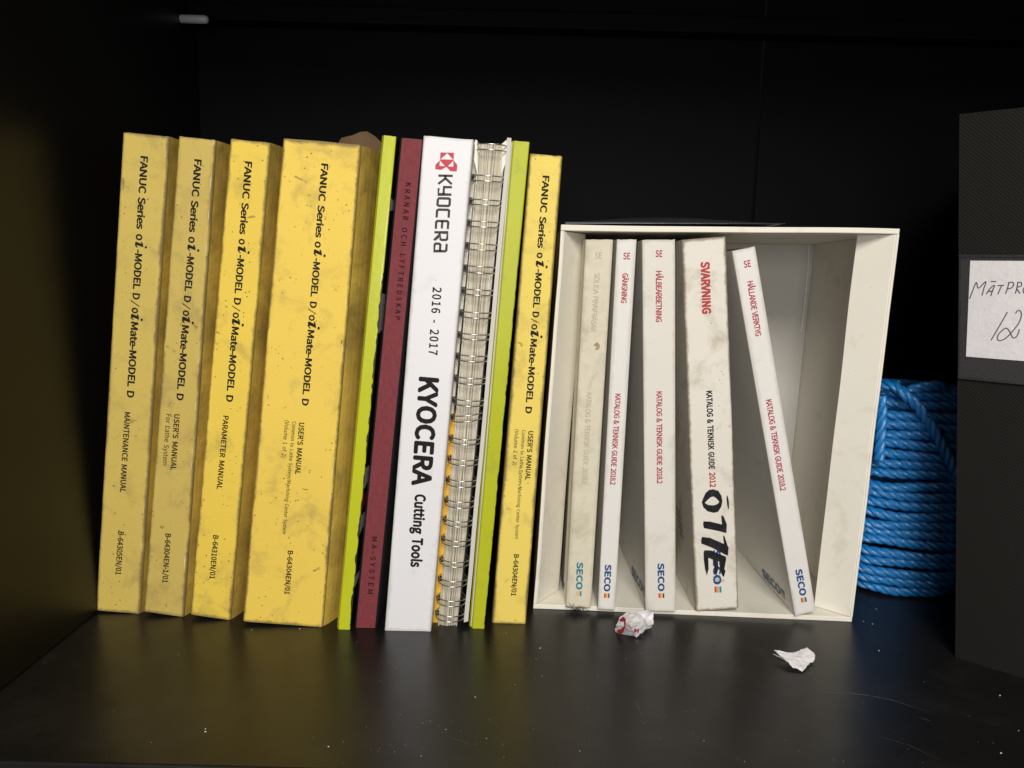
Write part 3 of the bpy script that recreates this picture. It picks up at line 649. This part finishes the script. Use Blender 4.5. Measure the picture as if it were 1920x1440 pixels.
S4 = Book('catalogue', 'thick grubby white catalogue with black marker writing near the bottom of its spine', 'book', [(1278, 450), (1362, 443), (1386, 1140), (1304, 1146)], mspine='sw4', mside='sw4', rad=0.0022, z0=Z0, seed=14, depth=0.140, group=GS, ref='L', wear=0.0005)
S4.plane.text('title_text', 'SVARVNING', (1314.5, 491), (1317.5, 589), 14.5, 'red', 0.095, 1.0, parent=S4.spine)
S4.plane.text('small_text', 'KATALOG & TEKNISK GUIDE', (1324.5, 733), (1329.5, 880), 10.2, 'ink', 0.07, 1.0, parent=S4.spine)
S4.plane.text('small_text', '2012', (1330, 886), (1331.5, 914), 10.2, 'red', 0.06, 1.0, parent=S4.spine)
S4.plane.text('logo_text', 'SECO', (1337, 1031), (1338.5, 1096.5), 12.5, 'sblue', 0.085, 1.0, parent=S4.spine)
square(S4, 1099.5, 1111, 1339.5, 1352.5, 0.2, ['or2', 'or', 'tl2', 'tl'])
ZZ = lambda pts: [(1300 + x / 4.8, 900 + y / 4.8) for x, y in pts]
ring_o = [(180, 83), (225, 98), (252, 140), (262, 190), (252, 240), (225, 285), (185, 295), (130, 282), (90, 245), (76, 200), (90, 160), (110, 118), (140, 90)]
ring_i = [(180, 148), (200, 158), (220, 178), (234, 195), (222, 212), (200, 225), (175, 228), (140, 226), (115, 215), (104, 204), (118, 190), (140, 168), (158, 154)]
marks = []
for i in range(len(ring_o)):
    j = (i + 1) % len(ring_o); marks.append(ZZ([ring_o[i], ring_o[j], ring_i[j], ring_i[i]]))
marks += [ZZ([(302, 138), (312, 150), (320, 200), (321, 262), (314, 262), (305, 225), (299, 170)]),
          ZZ([(92, 372), (150, 374), (258, 400), (252, 318), (272, 326), (302, 398), (298, 478), (240, 462), (95, 432), (88, 400)]),
          ZZ([(78, 512), (150, 520), (275, 575), (268, 500), (282, 508), (308, 590), (318, 606), (312, 680), (290, 672), (170, 610), (72, 572), (70, 540)])]
E_ = [[(92, 655), (100, 632), (160, 634), (220, 660), (292, 690), (296, 712), (280, 800), (290, 820), (276, 872), (262, 862), (236, 800), (242, 740), (222, 730), (226, 800), (206, 862), (190, 830), (184, 720), (135, 700), (138, 800), (122, 860), (105, 800), (94, 715)]]
marks += [ZZ(E_[0])]
S4.plane.poly('marker_writing', marks, 'marker', 0.00025, parent=S4.spine)
S5 = Book('catalogue', 'slim white catalogue tilting left across the gap at the right of the cream box', 'book', [(1373, 471), (1416, 462), (1530, 1145), (1491, 1155)], mspine='sw2', mside='sw2', rad=0.0006, z0=Z0, seed=15, depth=0.140, group=GS, ref='L', wear=0.0001, skew=-1.0)
S5.plane.text('title_text', 'SE', (1395.5, 502), (1408.5, 499.5), 11.5, 'red2', 0.042, parent=S5.spine)
S5.plane.text('title_text', 'HÅLLANDE VERKTYG', (1401, 528), (1417, 631), 10, 'red2', 0.042, 0.95, parent=S5.spine)
S5.plane.text('small_text', 'KATALOG & TEKNISK GUIDE 2018.2', (1436, 750), (1463.5, 921), 9.8, 'red2', 0.042, 0.95, parent=S5.spine)
S5.plane.text('logo_text', 'SECO', (1491.5, 1068), (1500.5, 1118), 10.5, 'sblue', 0.085, 1.0, parent=S5.spine)
square(S5, 1121.5, 1130, 1501, 1511.5, 1.6, ['or2', 'or', 'tl2', 'nv'], tilt=-0.19)
S1.plane.poly('stain', [[(1112, 648), (1119, 641), (1124, 645), (1125, 652), (1120, 657), (1115, 655), (1119, 650)]], 'stain', 0.0001, parent=S1.spine)
S4.lplane().stroke('printed_lines', [[(1266 + 2.2 * k, 948 + 12.5 * k), (1275 + 1.6 * k, 962 + 12 * k)] for k in range(5)], 3.0, 'pencil', 0.0003, parent=S4.left)
# logos printed at the foot of the side faces that show between them
for bk, p0, p1, h in ((S5, (1430, 1080), (1465, 1117), 0.0062), (S3, (1184, 1075), (1204, 1112), 0.0062), (S1, (1049, 1085), (1056, 1104), 0.005)):
    pl = bk.lplane(); up = (bk.c[0] - bk.c[3]).normalized(); lift = 0.0003
    vs_, fs_ = text_mesh('SECO', 0.085); a0 = pl.at(*p0, lift); a1 = pl.at(*p1, lift); e = a1 - a0; x0 = min(v[0] for v in vs_); x1 = max(v[0] for v in vs_)
    mesh_obj('logo_text', [a0 + e * ((x - x0) / (x1 - x0)) + up * (y / CAP * h) + pl.n * z for x, y, z in vs_], fs_, 'gapprint' if bk is not S1 else 'steal', bk.left, root=bk.root)
    sq = e.normalized() * h; g = a1 + e.normalized() * h * 0.25
    for i, c in enumerate(('tl', 'or')):
        b0 = g + up * h * (0.5 - 0.5 * i); mesh_obj('logo_square', [b0, b0 + sq, b0 + sq + up * h * 0.5, b0 + up * h * 0.5], [(0, 1, 2, 3)], c, bk.left, root=bk.root)

# ------------------------------------------------------------------ blue rope hank
cr = flo(1722, 1124); rc = Vector((cr.x, cr.y + 0.034, 0))
rope = thing('rope_hank', 'bright blue twisted plastic rope wound in a hank behind the box and the binder', 'rope', rc)
def strands(name, path, closed, rr=0.0036, pitch=0.0215, phase=0.0):
    """three-strand laid rope along a path of points"""
    n = len(path); vs = []; fs = []; uvs = []
    s = 0.0; S = [0.0]
    for i in range(1, n): s += (path[i] - path[i - 1]).length; S.append(s)
    tot = S[-1] + ((path[0] - path[-1]).length if closed else 0)
    turns = round(tot / pitch) if closed else tot / pitch
    RS = 9
    for k in range(3):
        base = len(vs)
        for i, p in enumerate(path):
            a = path[(i - 1) % n] if closed else path[max(i - 1, 0)]; b = path[(i + 1) % n] if closed else path[min(i + 1, n - 1)]
            t = (b - a).normalized(); ref = Vector((0, 0, 1)) if abs(t.z) < 0.8 else Vector((0, 1, 0))
            e1 = t.cross(ref).normalized(); e2 = e1.cross(t).normalized()
            ph = -math.tau * (S[i] / tot * turns) + k * math.tau / 3 + phase
            o = e1 * math.cos(ph) + e2 * math.sin(ph); q = t.cross(o)
            c = p + o * rr * 0.52
            # strand axis is inclined
            for j in range(RS):
                an = j * math.tau / RS; vs.append(c + o * math.cos(an) * rr * 0.52 + q * math.sin(an) * rr * 0.60)
                uvs.append((S[i] * 60, j / RS))
        m_ = n if closed else n - 1
        for i in range(m_):
            for j in range(RS):
                i2 = (i + 1) % n; fs.append((base + i * RS + j, base + i * RS + (j + 1) % RS, base + i2 * RS + (j + 1) % RS, base + i2 * RS + j))
        if not closed: fs += [tuple(base + j for j in range(RS)), tuple(base + (n - 1) * RS + j for j in range(RS))]
    return mesh_obj(name, vs, fs, 'rope', rope, smooth=True, uvs=uvs)
rsc = (cr - CP).length / F_PX
HW = 0.042; HD = 0.034
rg = random.Random(3)
NW = 21; z = 0.0042
H_top = hit(1700, 742, rc + Vector((0, -HD, 0)), n_y).z
for k in range(NW):
    z = 0.0045 + (H_top - 0.0045) * k / (NW - 1)
    bul = 1.0 - 0.10 * max(0, 1 - k / 1.6) - (0.16 if k > NW - 3 else 0.0)
    hw = HW * bul + rg.uniform(-0.0008, 0.0008); hd = HD * bul + rg.uniform(-0.0008, 0.0008)
    tx = rg.uniform(-0.02, 0.02) - 0.02; ty = rg.uniform(-0.02, 0.04)
    if 11 <= k <= 14: tx -= 0.05 * (k - 12.5) * 0.6
    if k < 2: tx = -0.01; ty = 0
    path = []; n = 130; p1, p2 = rg.uniform(0, 6), rg.uniform(0, 6)
    for i in range(n):
        a = math.tau * i / n; ca, sa = math.cos(a), math.sin(a)
        ex = 0.75
        x = hw * math.copysign(abs(ca) ** ex, ca); y = hd * math.copysign(abs(sa) ** ex, sa)
        path.append(Vector((rc.x + x, rc.y + y, max(0.0040, z + tx * x + ty * y + 0.0006 * math.sin(a * 3 + p1) + 0.0005 * math.sin(a * 5 + p2)))))
    strands('rope_turn', path, True, phase=rg.uniform(0, 6))
# inner layer so no gaps show between turns
# diagonal crossing strand and the tucked end at the left
yf = rc.y - HD - 0.0052
diag = [(1640, 726), (1665, 722), (1684, 728), (1700, 742), (1722, 764), (1746, 800), (1766, 835), (1783, 868), (1800, 905)]
def px_path(pts, ys, sub=14):
    P = [hit(x, y, Vector((0, yy, 0)), n_y) for (x, y), yy in zip(pts, ys)]; out = []
    for i in range(len(P) - 1):
        a, b = P[i], P[i + 1]; p_ = P[max(i - 1, 0)]; q_ = P[min(i + 2, len(P) - 1)]
        for k in range(sub):
            t = k / sub; out.append(0.5 * ((2 * a) + (b - p_) * t + (2 * p_ - 5 * a + 4 * b - q_) * t * t + (3 * a - p_ - 3 * b + q_) * t ** 3))
    out.append(P[-1]); return out
strands('crossing_strand', px_path(diag, [yf + 0.02, yf + 0.012, yf + 0.006, yf + 0.001, yf, yf, yf, yf, yf + 0.004]), False, rr=0.0037, pitch=0.021)
strands('tucked_end', px_path([(1652, 742), (1653, 770), (1652, 800), (1650, 830), (1648, 862)], [yf + 0.002] * 5), False, rr=0.0037, pitch=0.024)
strands('loose_loop', px_path([(1690, 740), (1715, 729), (1740, 724), (1765, 724), (1772, 735), (1774, 760)], [yf + 0.01, yf + 0.008, yf + 0.008, yf + 0.010, yf + 0.016, yf + 0.022]), False, rr=0.0036)

# ------------------------------------------------------------------ binder
bb = flo(1791, 1232); bc = flo(1851, 1249)
u1 = (bc - bb); u1.z = 0; u1.normalize(); nbn = Vector((u1.y, -u1.x, 0))
WB = 0.075
tlb = hit(1799, 214, bb, nbn)
Hb = (tlb - bb).length; upb = (tlb - bb).normalized()
binder = thing('binder', 'black twill cloth binder with handwritten spine card at the right edge', 'binder', bb)
# slightly bowed spine: facets turning away from u1
def bu(a):           # position across the spine
    k = min(a, WB); bow = 0.002 * math.sin(math.pi * k / WB)
    return u1 * k + nbn * bow
nseg = 10
vs = []; fs = []
prof = [bu(WB * i / nseg) for i in range(nseg + 1)]
bdv = Vector((math.sin(R(34)), math.cos(R(34)), 0))
ring = [prof[0] + bdv * 0.245] + [prof[0] + bdv * 0.0015] + prof + [prof[-1] + bdv * 0.245]
nr = len(ring); NH = 12
for j in range(NH + 1):
    for p in ring: vs.append(bb + p + upb * (Hb * j / NH) + (Vector((0, 0, 0.0018)) * math.sin(6 * j / NH) * 0))
for j in range(NH):
    for i in range(nr): fs.append((j * nr + i, j * nr + (i + 1) % nr, (j + 1) * nr + (i + 1) % nr, (j + 1) * nr + i))
fs += [tuple(range(nr)), tuple(range(NH * nr, NH * nr + nr))]
cover = mesh_obj('cloth_cover', vs, fs, 'twill', binder, smooth=True); cover.data.set_sharp_from_angle(angle=R(35))
# pocket and label follow the bowed spine
def band(name, x_off, t0, t1, a0, a1, lift, m, th=0.0003):
    vs = []; fs = []; nn = 10
    for i in range(nn + 1):
        a = a0 + (a1 - a0) * i / nn
        for t in (t0(a) if callable(t0) else t0, t1(a) if callable(t1) else t1):
            p = bb + bu(a) + upb * (Hb * t); vs += [p + nbn * lift, p + nbn * (lift + th)]
        if i:
            q = (i - 1) * 4; fs += [(q + 1, q + 3, q + 7, q + 5), (q, q + 4, q + 6, q + 2), (q, q + 1, q + 5, q + 4), (q + 2, q + 6, q + 7, q + 3)]
    fs += [(0, 2, 3, 1), (nn * 4, nn * 4 + 1, nn * 4 + 3, nn * 4 + 2)]
    return mesh_obj(name, vs, fs, m, binder, smooth=False)
def tval(x, y):
    p = hit(x, y, bb, nbn); return (p - bb).dot(upb) / Hb
band('label_pocket', 0, tval(1793, 709), tval(1796, 478), 0.0006, WB - 0.002, 0.0012, 'clear')
for yy in (480, 707): band('pocket_seam', 0, tval(1794, yy) - 0.002, tval(1794, yy) + 0.002, 0.0006, WB - 0.002, 0.0016, 'film', 0.0002)
band('pocket_seam', 0, tval(1793, 705), tval(1796, 482), 0.0007, 0.0016, 0.0016, 'film', 0.0002)
def across(x, y):
    p = hit(x, y, bb, nbn); a = (p - bb - upb * ((p - bb).dot(upb))).dot(u1)
    for _ in range(4):       # account for the bow
        a0 = (hit(x, y, bb + nbn * (bu(a) - u1 * a).dot(nbn), nbn) - bb); a = (a0 - upb * a0.dot(upb)).dot(u1)
    return a
lt, lb = tval(1822, 487), tval(1812, 667)
a_l = across(1820, 490); a_l2 = across(1812, 665)
lab_v = []; lab_f = []
nn = 10
for i in range(nn + 1):
    s_ = i / nn
    for t, aa in ((lb, a_l2), (lt, a_l)):
        a = aa + (WB - 0.006 - aa) * s_; p = bb + bu(a) + upb * (Hb * t); lab_v += [p + nbn * 0.0006, p + nbn * 0.0009]
    if i:
        q = (i - 1) * 4; lab_f += [(q + 1, q + 3, q + 7, q + 5), (q, q + 4, q + 6, q + 2), (q, q + 1, q + 5, q + 4), (q + 2, q + 6, q + 7, q + 3)]
card = mesh_obj('label_card', lab_v, lab_f, 'scrap', binder)
# handwriting drawn on the bowed card
def onb(x, y):
    a = across(x, y); o = (bu(a) - u1 * a).dot(nbn) + 0.0010
    return hit(x, y, bb + nbn * o, nbn)
W_ = lambda pts: [(1780 + x / 5.143, 450 + y / 5.143) for x, y in pts]
pens = [[(195, 568), (225, 490), (262, 408), (280, 465), (352, 400), (332, 470), (315, 536)],
        [(356, 522), (400, 460), (436, 438), (415, 490), (400, 540)], [(372, 498), (425, 490)], [(398, 402), (452, 400)],
        [(465, 440), (530, 436)], [(505, 440), (486, 480), (468, 524)],
        [(575, 412), (560, 470), (542, 518)], [(566, 412), (610, 408), (618, 440), (590, 466), (562, 470)],
        [(662, 408), (650, 470), (636, 516)], [(656, 408), (694, 412), (690, 445), (650, 462), (682, 516)],
        [(740, 450), (716, 470), (714, 500), (736, 520), (756, 500), (758, 465), (740, 450)],
        [(560, 695), (500, 800), (402, 968)], [(640, 708), (655, 684), (684, 684), (694, 730), (670, 800), (610, 880), (540, 950), (480, 970), (462, 940), (490, 890), (545, 850), (580, 880), (615, 944), (655, 920), (676, 860)]]
vs = []; fs = []
for ln in pens:
    P = [onb(x, y) for x, y in W_(ln)]; Q = []
    for i in range(len(P) - 1):
        a, b = P[i], P[i + 1]; p_ = P[max(i - 1, 0)]; q_ = P[min(i + 2, len(P) - 1)]
        for k in range(5):
            t = k / 5; Q.append(0.5 * ((2 * a) + (b - p_) * t + (2 * p_ - 5 * a + 4 * b - q_) * t * t + (3 * a - p_ - 3 * b + q_) * t ** 3))
    Q.append(P[-1])
    for i, p in enumerate(Q):
        t = (Q[min(i + 1, len(Q) - 1)] - Q[max(i - 1, 0)]).normalized(); c = nbn.cross(t).normalized() * 0.00028
        vs += [p + c, p - c]
        if i: q = len(vs) - 4; fs.append((q, q + 1, q + 3, q + 2))
mesh_obj('handwriting', vs, fs, 'pen', card, root=binder)

# ------------------------------------------------------------------ paper scraps, lint, dust
def crumple(v, f, amp, seed): return v + Vector((noise.noise(v * f + Vector((seed, 0, 0))), noise.noise(v * f + Vector((0, seed, 5))), noise.noise(v * f + Vector((3, 0, seed))))) * amp
Zc = lambda x, y: (1000 + x / 4.8, 900 + y / 4.8)
wad_pts = [((745, 1372), 0.000), ((745, 1312), 0.006), ((775, 1240), 0.010), ((842, 1190), 0.0125), ((930, 1212), 0.014), ((985, 1262), 0.011), ((1018, 1330), 0.0045), ((930, 1418), 0.0005), ((790, 1386), 0.0002),
           ((868, 1300), 0.0125), ((940, 1190), 0.013), ((1030, 1168), 0.015), ((1085, 1185), 0.013), ((1078, 1290), 0.0055), ((1050, 1312), 0.003), ((1000, 1240), 0.009)]
wv = [flo(*Zc(*p), h) for p, h in wad_pts]
wad = thing('paper_wad', 'crumpled white paper bit with red print lying in front of the cream box', 'paper', Vector((wv[8].x, wv[8].y, 0)))
wf = [(0, 1, 9), (1, 2, 9), (0, 9, 8), (8, 9, 7), (2, 3, 9), (3, 4, 9), (4, 5, 9), (5, 6, 9), (9, 6, 7), (4, 10, 15), (10, 11, 15), (11, 12, 15), (12, 13, 15), (13, 14, 15), (4, 15, 5), (5, 15, 14), (3, 10, 4)]
me = bpy.data.meshes.new('paper'); bm = bmesh.new()
bv = [bm.verts.new(v - wad.location) for v in wv]
for f in wf: bm.faces.new([bv[i] for i in f])
base_c = sum((v for v in wv), Vector()) / len(wv); lowv = [bm.verts.new(Vector((v.x, v.y + 0.004, 0.0004)) - wad.location) for v in wv]
bord = [0, 1, 2, 3, 10, 11, 12, 13, 14, 5, 6, 7, 8]
for a, b in zip(bord, bord[1:] + bord[:1]):
    try: bm.faces.new([bv[a], bv[b], lowv[b], lowv[a]])
    except ValueError: pass
for v in lowv:
    if not v.link_faces: bm.verts.remove(v)
bmesh.ops.triangulate(bm, faces=bm.faces[:])
bmesh.ops.subdivide_edges(bm, edges=bm.edges[:], cuts=5, use_grid_fill=True)
for v in bm.verts:
    v.co = crumple(v.co, 320, 0.0006, 2.0); v.co = crumple(v.co, 900, 0.0003, 4.0); v.co.z = max(v.co.z, 0.0003)
bmesh.ops.recalc_face_normals(bm, faces=bm.faces)
bm.to_mesh(me); bm.free(); me.materials.append(M['scrap'])
wo = bpy.data.objects.new('crumpled_sheet', me); COL.objects.link(wo); wo.parent = wad
def on_tri(px, a, b, c, lift):
    n = (wv[b] - wv[a]).cross(wv[c] - wv[a]).normalized()
    if n.dot(CP - wv[a]) < 0: n = -n
    return hit(*px, wv[a] + n * lift, n)
def redstroke(pts, tri, wd):
    P = [on_tri(Zc(*p), *tri, 0.0007) for p in pts]; vs = []; fs = []
    n = (wv[tri[1]] - wv[tri[0]]).cross(wv[tri[2]] - wv[tri[0]]).normalized()
    for i, p in enumerate(P):
        t = (P[min(i + 1, len(P) - 1)] - P[max(i - 1, 0)]).normalized(); c = n.cross(t).normalized() * wd
        vs += [p + c, p - c]
        if i: q = len(vs) - 4; fs.append((q, q + 1, q + 3, q + 2))
    return vs, fs
vs, fs = redstroke([(760, 1362), (765, 1320), (785, 1270), (810, 1248), (825, 1262), (822, 1310), (805, 1350), (785, 1368), (762, 1364)], (0, 2, 9), 0.0014)
v2, f2 = redstroke([(905, 1352), (922, 1340), (915, 1370), (935, 1352), (945, 1345), (942, 1375)], (9, 6, 7), 0.0006)
k = len(vs); mesh_obj('red_print', vs + v2, fs + [tuple(k + i for i in f) for f in f2], 'redk', wad)

sp = [((1450, 1219), .0045), ((1462, 1221), .004), ((1477, 1225), .003), ((1490, 1223), .003), ((1500, 1219), .004), ((1513, 1214.5), .005), ((1522, 1222), .003), ((1530, 1230), .002), ((1527, 1238), .001), ((1519, 1243), .0008), ((1504, 1258), .0004), ((1487, 1252), .001), ((1478, 1243), .0025), ((1468, 1234), .003)]
sv = [flo(*p, h + 0.0006) for p, h in sp]
scrap = thing('paper_scrap', 'small torn flat white paper scrap lying alone on the dark shelf', 'paper', Vector((sv[10].x, sv[10].y, 0)))
me = bpy.data.meshes.new('torn_sheet'); bm = bmesh.new(); cv = bm.verts.new(flo(1500, 1235, 0.0034) - scrap.location)
bv = [bm.verts.new(v - scrap.location) for v in sv]
for i in range(len(bv)): bm.faces.new([cv, bv[i], bv[(i + 1) % len(bv)]])
f2v = [bm.verts.new(flo(x, y, z) - scrap.location) for x, y, z in ((1449, 1227, .0012), (1462, 1229.5, .001), (1480, 1238, .0008))]
bm.faces.new(f2v + [bm.verts.new(flo(1470, 1236, .0006) - scrap.location)])
bmesh.ops.subdivide_edges(bm, edges=bm.edges[:], cuts=4, use_grid_fill=True)
for v in bm.verts: v.co = crumple(crumple(v.co, 300, 0.0007, 5.0), 1100, 0.0003, 3.0); v.co.z = max(v.co.z, 0.0003)
r_ = bmesh.ops.solidify(bm, geom=bm.faces[:], thickness=0.00012)
bm.to_mesh(me); bm.free(); me.materials.append(M['scrap'])
so = bpy.data.objects.new('torn_sheet', me); COL.objects.link(so); so.parent = scrap

# lint
lc = flo(1080, 1146, 0.001); lint = thing('lint_tuft', 'small dark tuft of lint under the yellowed catalogue at the front of the box', 'lint', Vector((lc.x, lc.y, 0)))
vs = []; fs = []; rg = random.Random(9)
for k in range(46):
    p = lc + Vector((rg.gauss(0, 0.0026), rg.gauss(-0.001, 0.0009), abs(rg.gauss(0.0008, 0.0012)))); d = Vector((rg.uniform(-1, 1), rg.uniform(-0.5, 0.4), rg.uniform(-0.4, 0.5))).normalized()
    for i in range(6):
        r = 0.00012
        vs += [p + Vector((0, 0, r)), p + Vector((r, 0, -r)), p + Vector((-r, 0, -r))]
        if i:
            q = len(vs) - 6
            for j in range(3): fs.append((q + j, q + (j + 1) % 3, q + 3 + (j + 1) % 3, q + 3 + j))
        d = (d + Vector((rg.uniform(-1, 1), rg.uniform(-1, 1), rg.uniform(-1, 1))) * 0.6).normalized(); p = p + d * 0.0009
        p.z = max(p.z, 0.0003)
mesh_obj('fibres', vs, fs, 'lint', lint)
# dust
vs = []; fs = []; rg = random.Random(21)
spots = [(472, 1181, 1.1), (562, 1179, .9), (570, 1178, .8), (385, 1367, 1.0), (385, 1372, 1.1), (616, 1400, 1.2), (1013, 1215, 1.2), (1012, 1216, .8), (966, 1284, .9), (836, 1368, .8), (1005, 1235, .5), (949, 1187, .9), (891, 1307, 1.0), (1087, 1408, .9), (1643, 1142, .9), (1636, 1170, .9), (1875, 1304, 1.0), (1877, 1412, 1.3), (1910, 1370, 1.0), (1396, 1428, .7), (1320, 1389, .8), (1648, 1220, 1.0), (1619, 1165, 1.0)]
for i in range(170):
    x = rg.choice([rg.uniform(620, 1260), rg.uniform(620, 1260), rg.uniform(1200, 1900), rg.uniform(60, 700) if rg.random() < 0.35 else rg.uniform(640, 1900)]); spots.append((x, rg.uniform(1168, 1436), rg.choice([0.25, 0.3, 0.35, 0.4, 0.55])))
for x, y, s_ in spots:
    p = flo(x, y, 0.0001); r = s_ * 0.00033 * rg.uniform(0.6, 1.1); k = len(vs); a0 = rg.uniform(0, 6); el = rg.uniform(1, 1.8)
    for j in range(5):
        a = a0 + j * math.tau / 5; vs.append(p + Vector((math.cos(a) * r * el, math.sin(a) * r, 0)) * rg.uniform(0.6, 1.2))if False else vs.append(p + Vector((math.cos(a) * r * el * rg.uniform(0.7, 1.1), math.sin(a) * r * rg.uniform(0.7, 1.1), 0)))
    vs.append(p + Vector((0, 0, r * 0.9)))
    for j in range(5): fs.append((k + j, k + (j + 1) % 5, k + 5))
    fs.append(tuple(range(k, k + 5)))
du = mesh_obj('dust', vs, fs, 'dust'); du['kind'] = 'stuff'; du['label'] = 'pale dust specks scattered over the dark shelf'; du['category'] = 'dust'
